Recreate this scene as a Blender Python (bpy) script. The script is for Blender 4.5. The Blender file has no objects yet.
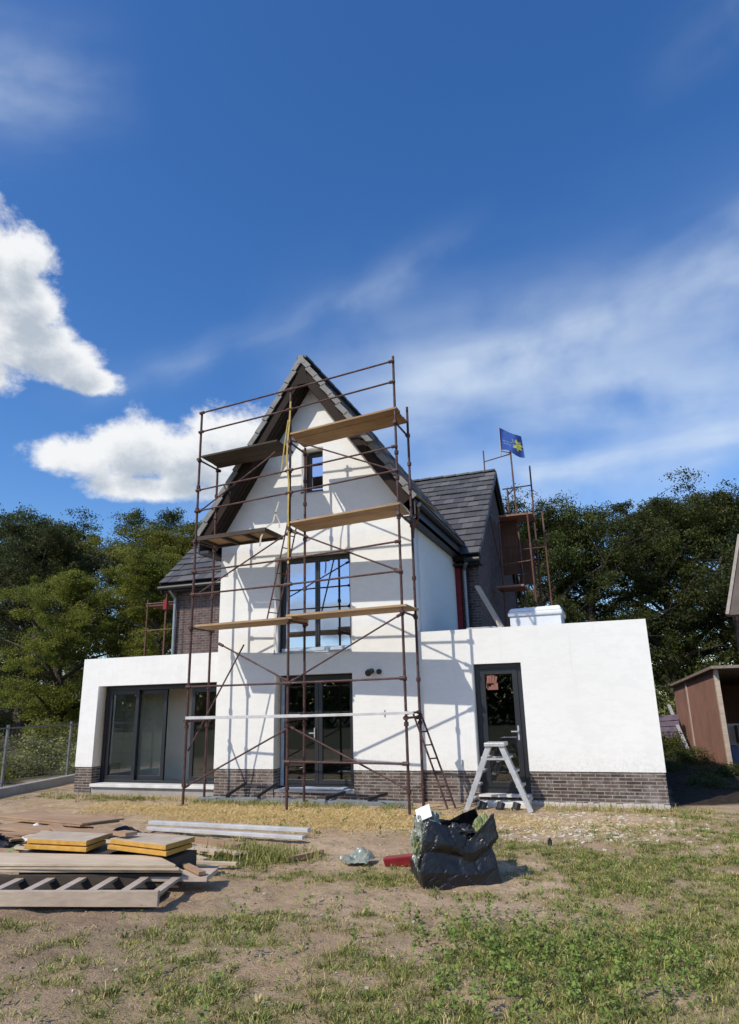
import bpy, bmesh, math, random
import numpy as np
from mathutils import Vector, Matrix, noise as mnoise
R = math.radians
random.seed(7)
rng = np.random.default_rng(11)
SC = bpy.context.scene
COL = SC.collection

# ------------------------------------------------------------------ helpers
def tag(o, label=None, cat=None, group=None, kind=None):
    if label: o['label'] = label
    if cat: o['category'] = cat
    if group: o['group'] = group
    if kind: o['kind'] = kind
    return o

ORG = {}
def empty(name, loc, label, cat, group=None):
    o = bpy.data.objects.new(name, None)
    o.empty_display_size = 0.2
    COL.objects.link(o)
    o.location = loc
    ORG[o.name] = Vector(loc)
    return tag(o, label, cat, group)

class MB:
    """collects shapes given in world coordinates, links them as one mesh object"""
    def __init__(s): s.v = []; s.f = []
    def add(s, vs, fs):
        b = len(s.v); s.v += [tuple(q) for q in vs]; s.f += [tuple(b + i for i in q) for q in fs]; return s
    def hexa(s, p):
        return s.add(p, [(0,3,2,1),(4,5,6,7),(0,1,5,4),(1,2,6,5),(2,3,7,6),(3,0,4,7)])
    def box(s, x0, x1, y0, y1, z0, z1):
        return s.hexa([(x0,y0,z0),(x1,y0,z0),(x1,y1,z0),(x0,y1,z0),(x0,y0,z1),(x1,y0,z1),(x1,y1,z1),(x0,y1,z1)])
    def obox(s, c, u, v, w):
        """centre and three half-axis vectors"""
        c, u, v, w = map(Vector, (c, u, v, w))
        return s.hexa([c-u-v-w, c+u-v-w, c+u+v-w, c-u+v-w, c-u-v+w, c+u-v+w, c+u+v+w, c-u+v+w])
    def bar(s, p0, p1, w, h, up=(0,0,1)):
        p0, p1 = Vector(p0), Vector(p1); d = (p1-p0); L = d.length; d.normalize()
        up = Vector(up)
        a = d.cross(up)
        if a.length < 1e-4: a = d.cross(Vector((0,1,0)))
        a.normalize(); b = a.cross(d).normalized()
        return s.obox((p0+p1)/2, d*L/2, a*w/2, b*h/2)
    def tube(s, p0, p1, r, n=8, r1=None, cap=True):
        p0, p1 = Vector(p0), Vector(p1); d = (p1-p0).normalized()
        a = d.cross(Vector((0,0,1)))
        if a.length < 1e-3: a = Vector((1,0,0))
        a.normalize(); b = d.cross(a)
        r1 = r if r1 is None else r1
        vs = []
        for p, q in ((p0, r), (p1, r1)):
            for i in range(n):
                t = 2*math.pi*i/n
                vs.append(p + (a*math.cos(t) + b*math.sin(t))*q)
        fs = [(i, (i+1) % n, n+(i+1) % n, n+i) for i in range(n)]
        if cap: fs += [tuple(range(n-1, -1, -1)), tuple(range(n, 2*n))]
        return s.add(vs, fs)
    def path(s, pts, r, n=8):
        for i in range(len(pts)-1): s.tube(pts[i], pts[i+1], r, n)
        return s
    def mesh(s, name, org):
        me = bpy.data.meshes.new(name)
        o = Vector(org)
        me.from_pydata([tuple(Vector(q)-o) for q in s.v], [], s.f)
        me.validate()
        bm = bmesh.new(); bm.from_mesh(me)
        bmesh.ops.recalc_face_normals(bm, faces=bm.faces)
        bm.to_mesh(me); bm.free()
        return me
    def build(s, name, m, parent=None, org=None, bevel=0, smooth=False):
        if parent is not None: org = ORG[parent.name]
        if org is None:
            a = np.array([tuple(q) for q in s.v]); lo, hi = a.min(0), a.max(0)
            org = ((lo[0]+hi[0])/2, (lo[1]+hi[1])/2, lo[2])
        me = s.mesh(name, org)
        return link(name, me, m, parent, org, bevel, smooth)

def link(name, me, m, parent=None, org=None, bevel=0, smooth=False):
    o = bpy.data.objects.new(name, me); COL.objects.link(o)
    if m is not None: me.materials.append(m)
    if parent is not None:
        o.parent = parent; ORG[o.name] = ORG[parent.name]
    else:
        o.location = org; ORG[o.name] = Vector(org)
    if bevel:
        b = o.modifiers.new('bevel', 'BEVEL'); b.width = bevel; b.segments = 2; b.limit_method = 'ANGLE'
    if smooth:
        for p in me.polygons: p.use_smooth = True
    return o

def poly_solid(outer, holes, y0, y1, name, m, parent, axis='y'):
    """flat polygon with holes in (a,z), extruded between y0 and y1 along an axis"""
    cu = bpy.data.curves.new(name, 'CURVE'); cu.dimensions = '2D'; cu.fill_mode = 'BOTH'
    cu.extrude = (y1-y0)/2
    for poly in [outer] + list(holes):
        sp = cu.splines.new('POLY'); sp.points.add(len(poly)-1); sp.use_cyclic_u = True
        for i, (a, b) in enumerate(poly): sp.points[i].co = (a, b, 0, 1)
    tmp = bpy.data.objects.new(name, cu); COL.objects.link(tmp)
    dg = bpy.context.evaluated_depsgraph_get()
    me = bpy.data.meshes.new_from_object(tmp.evaluated_get(dg))
    bpy.data.objects.remove(tmp); bpy.data.curves.remove(cu)
    org = ORG[parent.name]; ym = (y0+y1)/2
    for v in me.vertices:
        a, z, t = v.co
        p = Vector((a, ym+t, z)) if axis == 'y' else Vector((ym+t, a, z))
        v.co = p - org
    bm = bmesh.new(); bm.from_mesh(me)
    bmesh.ops.remove_doubles(bm, verts=bm.verts, dist=1e-5)
    bmesh.ops.recalc_face_normals(bm, faces=bm.faces); bm.to_mesh(me); bm.free()
    me.name = name
    me.materials.clear()
    return link(name, me, m, parent)

def rect(x0, x1, z0, z1): return [(x0,z0),(x1,z0),(x1,z1),(x0,z1)]

# ------------------------------------------------------------------ materials
class NT:
    def __init__(s, name):
        s.m = bpy.data.materials.new(name); s.m.use_nodes = True
        s.t = s.m.node_tree; s.n = s.t.nodes; s.l = s.t.links
        s.p = s.n['Principled BSDF']; s.out = s.n['Material Output']
        tc = s.n.new('ShaderNodeTexCoord'); s.obj = tc.outputs['Object']
    def noise(s, scale, detail=4, rough=.55, vec=None, stretch=None):
        v = vec or s.obj
        if stretch:
            mp = s.n.new('ShaderNodeMapping'); mp.inputs['Scale'].default_value = stretch
            s.l.new(v, mp.inputs['Vector']); v = mp.outputs['Vector']
        n = s.n.new('ShaderNodeTexNoise'); n.inputs['Scale'].default_value = scale
        n.inputs['Detail'].default_value = detail; n.inputs['Roughness'].default_value = rough
        s.l.new(v, n.inputs['Vector']); return n.outputs['Fac']
    def ramp(s, fac, stops):
        r = s.n.new('ShaderNodeValToRGB')
        e = r.color_ramp.elements
        while len(e) < len(stops): e.new(.5)
        for q, (p, c) in zip(e, stops):
            q.position = p; q.color = (c, c, c, 1) if not hasattr(c, '__len__') else (*c, 1)
        s.l.new(fac, r.inputs['Fac']); return r.outputs['Color']
    def mix(s, fac, a, b, mode='MIX'):
        x = s.n.new('ShaderNodeMix'); x.data_type = 'RGBA'; x.blend_type = mode
        for sock, v in ((x.inputs[0], fac), (x.inputs[6], a), (x.inputs[7], b)):
            if hasattr(v, 'is_linked'): s.l.new(v, sock)
            elif hasattr(v, '__len__'): sock.default_value = (*v, 1)
            else: sock.default_value = v
        return x.outputs[2]
    def math(s, op, a, b=None):
        x = s.n.new('ShaderNodeMath'); x.operation = op
        for sock, v in zip(x.inputs, (a, b)):
            if v is None: continue
            if hasattr(v, 'is_linked'): s.l.new(v, sock)
            else: sock.default_value = v
        return x.outputs[0]
    def bump(s, h, strength=.3, dist=.01):
        b = s.n.new('ShaderNodeBump'); b.inputs['Strength'].default_value = strength
        b.inputs['Distance'].default_value = dist
        s.l.new(h, b.inputs['Height']); s.l.new(b.outputs[0], s.p.inputs['Normal'])
    def col(s, c):
        if hasattr(c, 'is_linked'): s.l.new(c, s.p.inputs['Base Color'])
        else: s.p.inputs['Base Color'].default_value = (*c, 1)
    def set(s, rough=.7, metal=0, spec=.3):
        s.p.inputs['Roughness'].default_value = rough; s.p.inputs['Metallic'].default_value = metal
        s.p.inputs['Specular IOR Level'].default_value = spec
        return s.m

def simple(name, c, c2=None, scale=6, rough=.7, metal=0, bump=.15, bscale=40, stretch=None, lo=.35, hi=.7, spec=.3):
    t = NT(name)
    c2 = c2 or tuple(x*.72 for x in c)
    f = t.noise(scale, 5, .6, stretch=stretch)
    t.col(t.mix(t.ramp(f, [(lo, 0.), (hi, 1.)]), c2, c))
    if bump: t.bump(t.noise(bscale, 3, stretch=stretch), bump, .01)
    return t.set(rough, metal, spec)

def wood(name, c, c2, axis=0, rough=.8):
    st = [14, 14, 14]; st[axis] = .9
    t = NT(name)
    f = t.noise(2.2, 6, .65, stretch=tuple(st))
    g = t.noise(1.3, 3)
    k = t.mix(t.ramp(f, [(.3, 0.), (.7, 1.)]), c2, c)
    k = t.mix(t.ramp(g, [(.4, 0.), (.75, .55)]), k, tuple(x*.6 for x in c2))
    gi = t.n.new('ShaderNodeNewGeometry'); k = t.mix(t.ramp(gi.outputs['Random Per Island'], [(0., .5), (.5, 0.), (1., 0.)]), k, tuple(x*.55 for x in c))
    t.col(k); t.bump(f, .35, .006)
    return t.set(rough, 0, .2)

def render_white():
    t = NT('white_render')
    big = t.noise(.55, 4, .6); fine = t.noise(160, 2); mid = t.noise(2.2, 6, .7, stretch=(1, 1, .45))
    k = t.mix(t.ramp(big, [(.35, 0.), (.7, 1.)]), (.785, .78, .74), (.825, .82, .78))
    k = t.mix(t.ramp(mid, [(.54, 0.), (.78, .38)]), k, (.66, .66, .63))
    sx = t.n.new('ShaderNodeSeparateXYZ'); t.l.new(t.obj, sx.inputs[0])
    lo = t.n.new('ShaderNodeMapRange'); lo.inputs[1].default_value = .95; lo.inputs[2].default_value = .53; t.l.new(sx.outputs[2], lo.inputs[0])
    sp = t.ramp(t.noise(16, 6, .75), [(.46, 0.), (.66, .5)])
    k = t.mix(t.math('MULTIPLY', lo.outputs[0], sp), k, (.50, .44, .36))
    run = t.ramp(t.noise(1.6, 5, .7, stretch=(9, 9, .35)), [(.60, 0.), (.76, .32)])
    k = t.mix(run, k, (.60, .58, .53))
    patch = t.ramp(t.noise(3.2, 3, .8, stretch=(1, 1, 2.4)), [(.48, 0.), (.54, .26)])
    k = t.mix(patch, k, (.70, .70, .67))
    t.col(k); t.bump(t.math('ADD', t.math('MULTIPLY', fine, .5), t.math('MULTIPLY', mid, 1.2)), .3, .008)
    return t.set(.92, 0, .15)

def brick(name, c1, c2, mortar, salts=None, bw=.215, bh=.071):
    t = NT(name)
    sx = t.n.new('ShaderNodeSeparateXYZ'); t.l.new(t.obj, sx.inputs[0])
    cx = t.n.new('ShaderNodeCombineXYZ')
    t.l.new(t.math('ADD', sx.outputs[0], sx.outputs[1]), cx.inputs[0]); t.l.new(sx.outputs[2], cx.inputs[1])
    b = t.n.new('ShaderNodeTexBrick'); t.l.new(cx.outputs[0], b.inputs['Vector'])
    b.inputs['Color1'].default_value = (*c1, 1); b.inputs['Color2'].default_value = (*c2, 1)
    b.inputs['Mortar'].default_value = (*mortar, 1)
    b.inputs['Scale'].default_value = 1; b.inputs['Brick Width'].default_value = bw
    b.inputs['Row Height'].default_value = bh; b.inputs['Mortar Size'].default_value = .008
    b.inputs['Mortar Smooth'].default_value = .2; b.inputs['Bias'].default_value = -.1
    n = t.noise(9, 4); 
    k = t.mix(t.ramp(n, [(.4, 0.), (.75, .55)]), b.outputs['Color'], tuple(x*.5 for x in c1))
    if salts:
        s = t.noise(3.0, 6, .75)
        k = t.mix(t.ramp(s, [(.5, 0.), (.72, salts)]), k, (.5, .48, .45))
        # lime bloom towards the free corner of the plinth
        lo = t.n.new('ShaderNodeMapRange'); lo.inputs[1].default_value = 7.6; lo.inputs[2].default_value = 8.55
        t.l.new(sx.outputs[0], lo.inputs[0])
        s2 = t.ramp(t.noise(7, 5, .7), [(.42, 0.), (.62, .75)])
        k = t.mix(t.math('MULTIPLY', lo.outputs[0], s2), k, (.6, .58, .55))
    t.col(k)
    t.bump(t.math('SUBTRACT', t.math('MULTIPLY', n, .25), b.outputs['Fac']), .6, .012)
    return t.set(.85, 0, .25)

def glass(name, refl=.3, tint=(.75, .8, .8)):
    m = bpy.data.materials.new(name); m.use_nodes = True
    t = m.node_tree; n = t.nodes; l = t.links
    n.remove(n['Principled BSDF'])
    tr = n.new('ShaderNodeBsdfTransparent'); tr.inputs[0].default_value = (*tint, 1)
    gl = n.new('ShaderNodeBsdfGlossy'); gl.inputs['Roughness'].default_value = .012
    gl.inputs['Color'].default_value = (.62, .74, .93, 1) if refl > .3 else (.9, .95, 1, 1)
    tc = n.new('ShaderNodeTexCoord'); nz = n.new('ShaderNodeTexNoise'); nz.inputs['Scale'].default_value = .9
    l.new(tc.outputs['Object'], nz.inputs['Vector'])
    bp = n.new('ShaderNodeBump'); bp.inputs['Strength'].default_value = .05; bp.inputs['Distance'].default_value = .05
    l.new(nz.outputs['Fac'], bp.inputs['Height']); l.new(bp.outputs[0], gl.inputs['Normal'])
    fr = n.new('ShaderNodeFresnel'); fr.inputs['IOR'].default_value = 1.5
    mr = n.new('ShaderNodeMapRange'); mr.inputs[1].default_value = .04; mr.inputs[2].default_value = 1
    mr.inputs[3].default_value = refl; mr.inputs[4].default_value = 1
    l.new(fr.outputs[0], mr.inputs[0])
    mx = n.new('ShaderNodeMixShader'); l.new(mr.outputs[0], mx.inputs[0]); l.new(tr.outputs[0], mx.inputs[1]); l.new(gl.outputs[0], mx.inputs[2])
    l.new(mx.outputs[0], n['Material Output'].inputs[0])
    return m

def leafy(name, c_dark, c_light, trans=.25):
    t = NT(name)
    at = t.n.new('ShaderNodeAttribute'); at.attribute_name = 'tint'
    oi = t.n.new('ShaderNodeObjectInfo')
    k = t.mix(at.outputs['Fac'], c_dark, c_light)
    h = t.n.new('ShaderNodeHueSaturation'); t.l.new(k, h.inputs['Color'])
    mr = t.n.new('ShaderNodeMapRange'); mr.inputs[3].default_value = .485; mr.inputs[4].default_value = .515
    t.l.new(oi.outputs['Random'], mr.inputs[0]); t.l.new(mr.outputs[0], h.inputs['Hue'])
    mv = t.n.new('ShaderNodeMapRange'); mv.inputs[3].default_value = .8; mv.inputs[4].default_value = 1.15
    t.l.new(oi.outputs['Random'], mv.inputs[0]); t.l.new(mv.outputs[0], h.inputs['Value'])
    t.col(h.outputs[0]); t.set(.55, 0, .3)
    tl = t.n.new('ShaderNodeBsdfTranslucent')
    b = t.n.new('ShaderNodeBrightContrast'); b.inputs['Bright'].default_value = .01
    t.l.new(h.outputs[0], b.inputs[0]); t.l.new(b.outputs[0], tl.inputs[0])
    mx = t.n.new('ShaderNodeMixShader'); mx.inputs[0].default_value = trans
    t.l.new(t.p.outputs[0], mx.inputs[1]); t.l.new(tl.outputs[0], mx.inputs[2])
    t.l.new(mx.outputs[0], t.out.inputs[0])
    return t.m

M = {}
M['render'] = render_white()
M['plinth'] = brick('dark_clinker_brick', (.062, .047, .040), (.17, .125, .105), (.33, .29, .25), .4, .24, .056)
M['brick'] = brick('brown_brick', (.10, .066, .058), (.16, .11, .10), (.22, .20, .19))
def tilemat():
    t = NT('slate_grey_tile'); g = t.n.new('ShaderNodeNewGeometry')
    f = t.noise(2.5, 5, .6); k = t.mix(t.ramp(f, [(.35, 0.), (.7, 1.)]), (.066, .065, .069), (.098, .096, .098))
    k = t.mix(t.ramp(g.outputs['Random Per Island'], [(0., .75), (.5, 0.), (1., 0.)]), k, (.055, .055, .06))
    k = t.mix(t.ramp(g.outputs['Random Per Island'], [(.6, 0.), (1., .6)]), k, (.17, .165, .16))
    k = t.mix(t.ramp(t.noise(1.1, 6, .7), [(.55, 0.), (.75, .35)]), k, (.16, .15, .125))
    t.col(k); t.bump(t.noise(60, 3), .25, .01); return t.set(.6, 0, .4)
M['tile'] = tilemat()
M['tile_old'] = simple('slate_grey_tile', (.115, .112, .114), (.075, .075, .079), 2.5, .55, 0, .2, 60, spec=.45)
M['verge'] = simple('verge_tile_grey', (.24, .235, .22), (.16, .155, .15), 4, .6)
M['darkwood'] = wood('brown_soffit_wood', (.036, .024, .018), (.022, .016, .013), 1)
M['batten'] = wood('yellow_batten_wood', (.42, .29, .13), (.28, .18, .08), 0)
M['anth'] = simple('anthracite_frame', (.020, .022, .026), (.016, .018, .021), 3, .4, 0, .05, spec=.5)
M['gutter'] = simple('dark_gutter', (.022, .022, .024), None, 3, .45, 0, .05, spec=.5)
M['zinc'] = simple('zinc_pipe', (.36, .38, .40), (.28, .3, .32), 5, .4, .6, .05)
M['glass'] = glass('window_glass', .12, (.55, .6, .6))
M['glass_up'] = glass('coated_glass', .5, (.5, .55, .6))
M['glass_clear'] = glass('clear_glass', .10, (.86, .9, .88))
M['plaster'] = simple('interior_plaster', (.78, .68, .55), (.70, .60, .48), 2, .9)
M['screed'] = simple('concrete_screed', (.46, .45, .42), (.34, .33, .31), 3, .85)
M['sill'] = simple('pale_sill', (.72, .71, .67), (.58, .57, .53), 5, .7)
M['footing'] = simple('footing_mortar', (.56, .52, .46), (.40, .37, .32), 4, .95, bump=.6, bscale=18)
M['red'] = simple('red_primer', (.26, .02, .03), (.17, .016, .02), 6, .6)
M['film'] = simple('protective_film', (.50, .56, .63), (.36, .42, .5), 8, .35, bump=.5, bscale=14)
M['rust'] = simple('rusty_scaffold_steel', (.095, .042, .036), (.055, .030, .029), 9, .65, .2, .3, 70)
M['rust2'] = simple('brown_scaffold_steel', (.16, .075, .05), (.10, .05, .04), 7, .7, .1, .3, 70)
def rustmat(name, a, b, grey):
    t = NT(name); f = t.noise(9, 5, .65); g = t.noise(4, 6, .7)
    k = t.mix(t.ramp(f, [(.35, 0.), (.7, 1.)]), b, a); k = t.mix(t.ramp(g, [(.52, 0.), (.66, .75)]), k, grey)
    k = t.mix(t.ramp(t.noise(24, 3), [(.6, 0.), (.7, .6)]), k, (.26, .11, .05))
    t.col(k); t.bump(t.noise(70, 3), .35, .008); return t.set(.65, .2, .35)
M['rust'] = rustmat('rusty_scaffold_tube', (.10, .045, .038), (.058, .031, .030), (.13, .105, .10))
M['rust2'] = rustmat('brown_scaffold_tube', (.17, .078, .05), (.10, .05, .04), (.20, .15, .12))
M['plank'] = wood('scaffold_plank_wood', (.54, .37, .21), (.36, .235, .125), 0)
M['plank2'] = wood('aged_plank_wood', (.50, .33, .18), (.32, .20, .10), 0)
M['plankdark'] = wood('weathered_dark_plank', (.10, .08, .062), (.06, .048, .04), 0)
M['alu'] = simple('dull_aluminium', (.62, .62, .60), (.46, .46, .45), 7, .42, .5, .12, 50)
M['alupaint'] = simple('pale_profile', (.60, .60, .58), (.46, .46, .45), 5, .5, .1, .1)
M['yellow'] = simple('yellow_strap', (.50, .37, .10), (.36, .26, .07), 12, .7)
M['shedboard'] = wood('red_brown_board', (.40, .215, .155), (.28, .145, .105), 2)
M['hoard'] = wood('dark_hoarding_board', (.16, .075, .045), (.09, .045, .03), 2)
M['greywood'] = wood('weathered_tan_wood', (.60, .49, .38), (.42, .33, .25), 0)
M['palewood'] = wood('pale_plywood', (.66, .54, .39), (.50, .39, .27), 0)
M['osb'] = wood('tan_board', (.48, .32, .20), (.34, .22, .13), 0)
M['foam'] = simple('yellow_foam', (.62, .35, .075), (.46, .25, .05), 14, .9, 0, .4, 60)
M['facing'] = simple('grey_foil_facing', (.56, .46, .33), (.42, .34, .25), 6, .6)
M['bag'] = simple('black_woven_plastic', (.013, .013, .014), (.008, .008, .009), 14, .36, 0, .5, 26, spec=.55)
M['paper'] = simple('white_paper', (.78, .78, .76), (.66, .66, .64), 12, .8)
M['clearfilm'] = simple('milky_film', (.34, .36, .31), (.16, .18, .13), 16, .25, 0, .8, 22, spec=.6)
M['greenfilm'] = simple('yellow_green_wrap', (.30, .32, .14), (.16, .2, .08), 14, .4, 0, .6, 24)
M['redplastic'] = simple('dark_red_plastic', (.30, .025, .03), (.2, .018, .022), 8, .45)
M['concrete'] = simple('grey_concrete', (.36, .35, .33), (.27, .265, .25), 3, .9, bump=.4)
M['mesh'] = simple('galvanised_wire', (.22, .23, .23), (.14, .15, .15), 8, .5, .5, 0)
M['purple'] = simple('faded_purple_sheet', (.22, .17, .24), (.14, .11, .15), 6, .7)
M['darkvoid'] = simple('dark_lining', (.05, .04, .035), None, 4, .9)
M['bark'] = simple('bark', (.11, .085, .065), (.06, .048, .038), 6, .95, 0, .8, 14, stretch=(3, 3, .5))
M['leaf'] = leafy('leaf_dark', (.022, .035, .008), (.125, .145, .03), .34)
M['leaf2'] = leafy('leaf_mid', (.085, .11, .014), (.34, .34, .05), .48)
M['shrub'] = leafy('shrub_leaf', (.12, .14, .04), (.36, .37, .14))
M['grey_board'] = simple('light_fibre_board', (.5, .5, .48), (.4, .4, .39), 5, .8)
M['dome'] = simple('white_roof_dome', (.80, .82, .83), (.72, .74, .76), 2, .3, 0, .05)
M['neigh_tile'] = wood('neighbour_brown_tile', (.15, .12, .10), (.10, .08, .07), 1)

# ------------------------------------------------------------------ ground
def gx(x, y, cx, cy, sx, sy): return math.exp(-((x-cx)/sx)**2-((y-cy)/sy)**2)
def fbm(x, y, s, seed=0, oct=4):
    v = 0; a = .5; t = 0
    for i in range(oct):
        v += a*mnoise.noise(Vector((x*s+seed*7.3, y*s-seed*3.1, seed*1.7))); t += a; a *= .55; s *= 2.1
    return v/t          # about -1..1
def gh(x, y):
    d = max(0, min(1, (-.9-y)/1.5)) if -5 < x < 9.2 else max(0, min(1, (abs(y+.5)-.5)/2))
    h = .06*fbm(x, y, .55, 1)+.036*fbm(x, y, 2.4, 2)+.022*fbm(x, y, 7.5, 3, 2)
    r = mnoise.noise(Vector((x*2.9+11, y*3.4, 4.0)))
    h -= .05*max(0, r-.22)+.03*max(0, abs(fbm(x*.5, y*2.2, .9, 17, 2))-.3)
    return h*(.18+.82*d) - .01
def grass_amount(x, y):
    n = fbm(x, y, .75, 5)*.55+fbm(x, y, 2.6, 6)*.45
    b = -.05-.22*gx(x, y, 3.4, -8.0, 1.8, .9)
    b += .16*gx(x, y, 6.5, -4.5, 3.2, 1.3)
    b += .55*gx(x, y, 7.6, -7.4, 1.7, 1.2) + .50*gx(x, y, 8.8, -5.2, 1.3, 1.8) + .32*gx(x, y, 6.6, -9.2, 2, 1.2)
    b += .75*gx(x, y, 3.75, -4.75, .55, .35) + .45*gx(x, y, 4.6, -5.6, .7, .4) + .35*gx(x, y, 5.0, -7.0, 1.2, .5)
    b += .30*gx(x, y, 8.7, -2.4, 1.2, .9) + .25*gx(x, y, 6.2, -3.7, 1.2, .5) + .3*gx(x, y, -2.2, -.6, 2.0, .6)
    b += .25*gx(x, y, 4.2, -8.3, 1.5, .8)
    b -= .6*gx(x, y, 5.4, -6.1, 1.0, .28) + .5*gx(x, y, 5.0, -3.6, 1.2, .6) + .35*gx(x, y, 6.7, -6.2, .9, .4)
    b -= .7*gx(x, y, 2.3, -1.9, 3.6, .9) + .3*gx(x, y, -3.6, -2.4, 1.6, 1.2)
    return n*1.5+b-.06
def straw_amount(x, y):
    return 1.05*gx(x, y, 3.0, -1.9, 2.9, .95)+.35*gx(x, y, -1, -1.6, 2.2, .6)+.3*gx(x, y, 7.5, -1.8, 1.6, .7)+.35*fbm(x, y, 1.7, 9)

def axis_coords(lo, hi, step, far, grow=1.35):
    a = list(np.arange(lo, hi+1e-6, step)); s = step
    b = hi
    while b < far: s *= grow; b += s; a.append(b)
    s = step; b = lo; pre = []
    while b > -far: s *= grow; b -= s; pre.append(b)
    return pre[::-1]+a
def shaded_earth(x, y): return max(0, min(1, (x-8.55+.12*fbm(x, y, 2, 80))/.15))*max(0, min(1, (y-.05-.55*(x-8.6)+.25*fbm(x, y, 1.5, 81))/.3))*max(0, min(1, (15-y)/3))*max(0, min(1, (13-x)/1.5))  # dark earth beside the wing; the shade there is painted into it
xs = axis_coords(-6, 12, .07, 600); ys = axis_coords(-11.5, 1.2, .06, 600)
V = []; GM = []
for y in ys:
    for x in xs:
        near = -7 < x < 13 and -13 < y < 4
        V.append((x, y, gh(x, y) if near else -.01))
        if near: GM.append((max(0, min(1, .5+grass_amount(x, y)*1.3)), max(0, min(1, straw_amount(x, y))), max(0, min(1, (abs(x-3)-9)/2)) if y < 4 else 0, shaded_earth(x, y)))
        else: GM.append((.75, 0, 1, shaded_earth(x, y)))
nx = len(xs)
F = [(j*nx+i, j*nx+i+1, (j+1)*nx+i+1, (j+1)*nx+i) for j in range(len(ys)-1) for i in range(nx-1)]
me = bpy.data.meshes.new('ground'); me.from_pydata(V, [], F)
ca = me.color_attributes.new('cover', 'FLOAT_COLOR', 'POINT')
ca.data.foreach_set('color', np.array(GM, dtype=np.float32).ravel())
for p in me.polygons: p.use_smooth = True

def soil():
    t = NT('sandy_soil')
    at = t.n.new('ShaderNodeVertexColor'); at.layer_name = 'cover'
    sp = t.n.new('ShaderNodeSeparateColor'); t.l.new(at.outputs[0], sp.inputs[0])
    n1 = t.noise(.8, 6, .65); n2 = t.noise(7, 6, .7); n3 = t.noise(60, 4, .7); n4 = t.noise(2.3, 5, .7)
    k = t.mix(t.ramp(n1, [(.38, 0.), (.66, 1.)]), (.49, .34, .20), (.65, .48, .31))
    k = t.mix(t.ramp(n2, [(.45, 0.), (.75, .7)]), k, (.34, .235, .15))
    k = t.mix(t.ramp(n3, [(.5, 0.), (.75, .5)]), k, (.62, .49, .36))
    n5 = t.noise(18, 5, .75); n6 = t.noise(3.6, 6, .7)
    k = t.mix(t.ramp(n5, [(.54, 0.), (.68, .55)]), k, (.22, .155, .10))
    k = t.mix(t.math('MULTIPLY', t.ramp(n6, [(.50, 0.), (.62, .75)]), t.ramp(n5, [(.35, .2), (.6, 1.)])), k, (.25, .19, .115))
    k = t.mix(t.ramp(t.noise(34, 3, .6), [(.66, 0.), (.74, .5)]), k, (.70, .58, .44))
    # darker brown towards the pile
    sx = t.n.new('ShaderNodeSeparateXYZ'); t.l.new(t.obj, sx.inputs[0])
    mr = t.n.new('ShaderNodeMapRange'); mr.inputs[1].default_value = 5.9; mr.inputs[2].default_value = 3.6
    t.l.new(sx.outputs[0], mr.inputs[0])
    my = t.n.new('ShaderNodeMapRange'); my.inputs[1].default_value = -5.8; my.inputs[2].default_value = -7.6
    t.l.new(sx.outputs[1], my.inputs[0])
    dm = t.math('MULTIPLY', t.math('MULTIPLY', mr.outputs[0], my.outputs[0]), t.ramp(n4, [(.35, .35), (.65, .95)]))
    k = t.mix(dm, k, (.25, .170, .115))
    g = t.math('ADD', sp.outputs[0], t.math('MULTIPLY', t.math('SUBTRACT', n2, .5), .5))
    k = t.mix(t.ramp(g, [(.50, 0.), (.95, .62)]), k, (.27, .235, .09))
    k = t.mix(sp.outputs[2], k, t.mix(t.ramp(n4, [(.4, 0.), (.65, 1.)]), (.07, .075, .03), (.13, .105, .065)))
    s = t.math('ADD', sp.outputs[1], t.math('MULTIPLY', t.math('SUBTRACT', n2, .5), .6))
    k = t.mix(t.ramp(s, [(.4, 0.), (.8, .75)]), k, (.60, .42, .18))
    k = t.mix(at.outputs['Alpha'], k, t.mix(t.ramp(n2, [(.4, 0.), (.7, 1.)]), (.035, .027, .02), (.085, .066, .048)))  # alpha darkens the soil colour where shade lies beside the wing
    t.col(k)
    t.bump(t.math('ADD', t.math('MULTIPLY', n2, 1.2), t.math('MULTIPLY', n3, .6)), 1.0, .04)
    return t.set(.95, 0, .1)
M['soil'] = soil()
tag(link('ground', me, M['soil'], None, (0, 0, 0)), kind='structure')

# ------------------------------------------------------------------ grass / weeds / straw / chips
def ribbon_mesh(name, base, direc, side, length, width, droop, tint):
    """each blade: 5 verts, 2 faces; all arrays numpy (n,3)"""
    n = len(base)
    mid = base+direc*(length*.55)[:, None]
    tip = base+direc*(length*.95)[:, None]*np.array([1, 1, 1])-np.stack([0*length, 0*length, droop*length], 1)+np.stack([direc[:, 0], direc[:, 1], 0*length], 1)*(droop*length)[:, None]
    w = (width/2)[:, None]*side
    vs = np.stack([base-w, base+w, mid+w*.8, mid-w*.8, tip], 1).reshape(-1, 3)
    o = np.arange(n)*5
    me = bpy.data.meshes.new(name)
    me.vertices.add(n*5); me.vertices.foreach_set('co', vs.astype(np.float32).ravel())
    loops = np.concatenate([np.stack([o, o+1, o+2, o+3], 1), np.stack([o+3, o+2, o+4], 1)], 1).ravel()
    st = np.stack([np.arange(n)*7, np.arange(n)*7+4], 1).ravel(); 
    me.loops.add(n*7); me.loops.foreach_set('vertex_index', loops.astype(np.int32))
    me.polygons.add(n*2); me.polygons.foreach_set('loop_start', st.astype(np.int32))
    me.update(calc_edges=True); me.validate()
    a = me.attributes.new('tint', 'FLOAT', 'POINT'); a.data.foreach_set('value', np.repeat(tint, 5).astype(np.float32))
    return me

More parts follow.
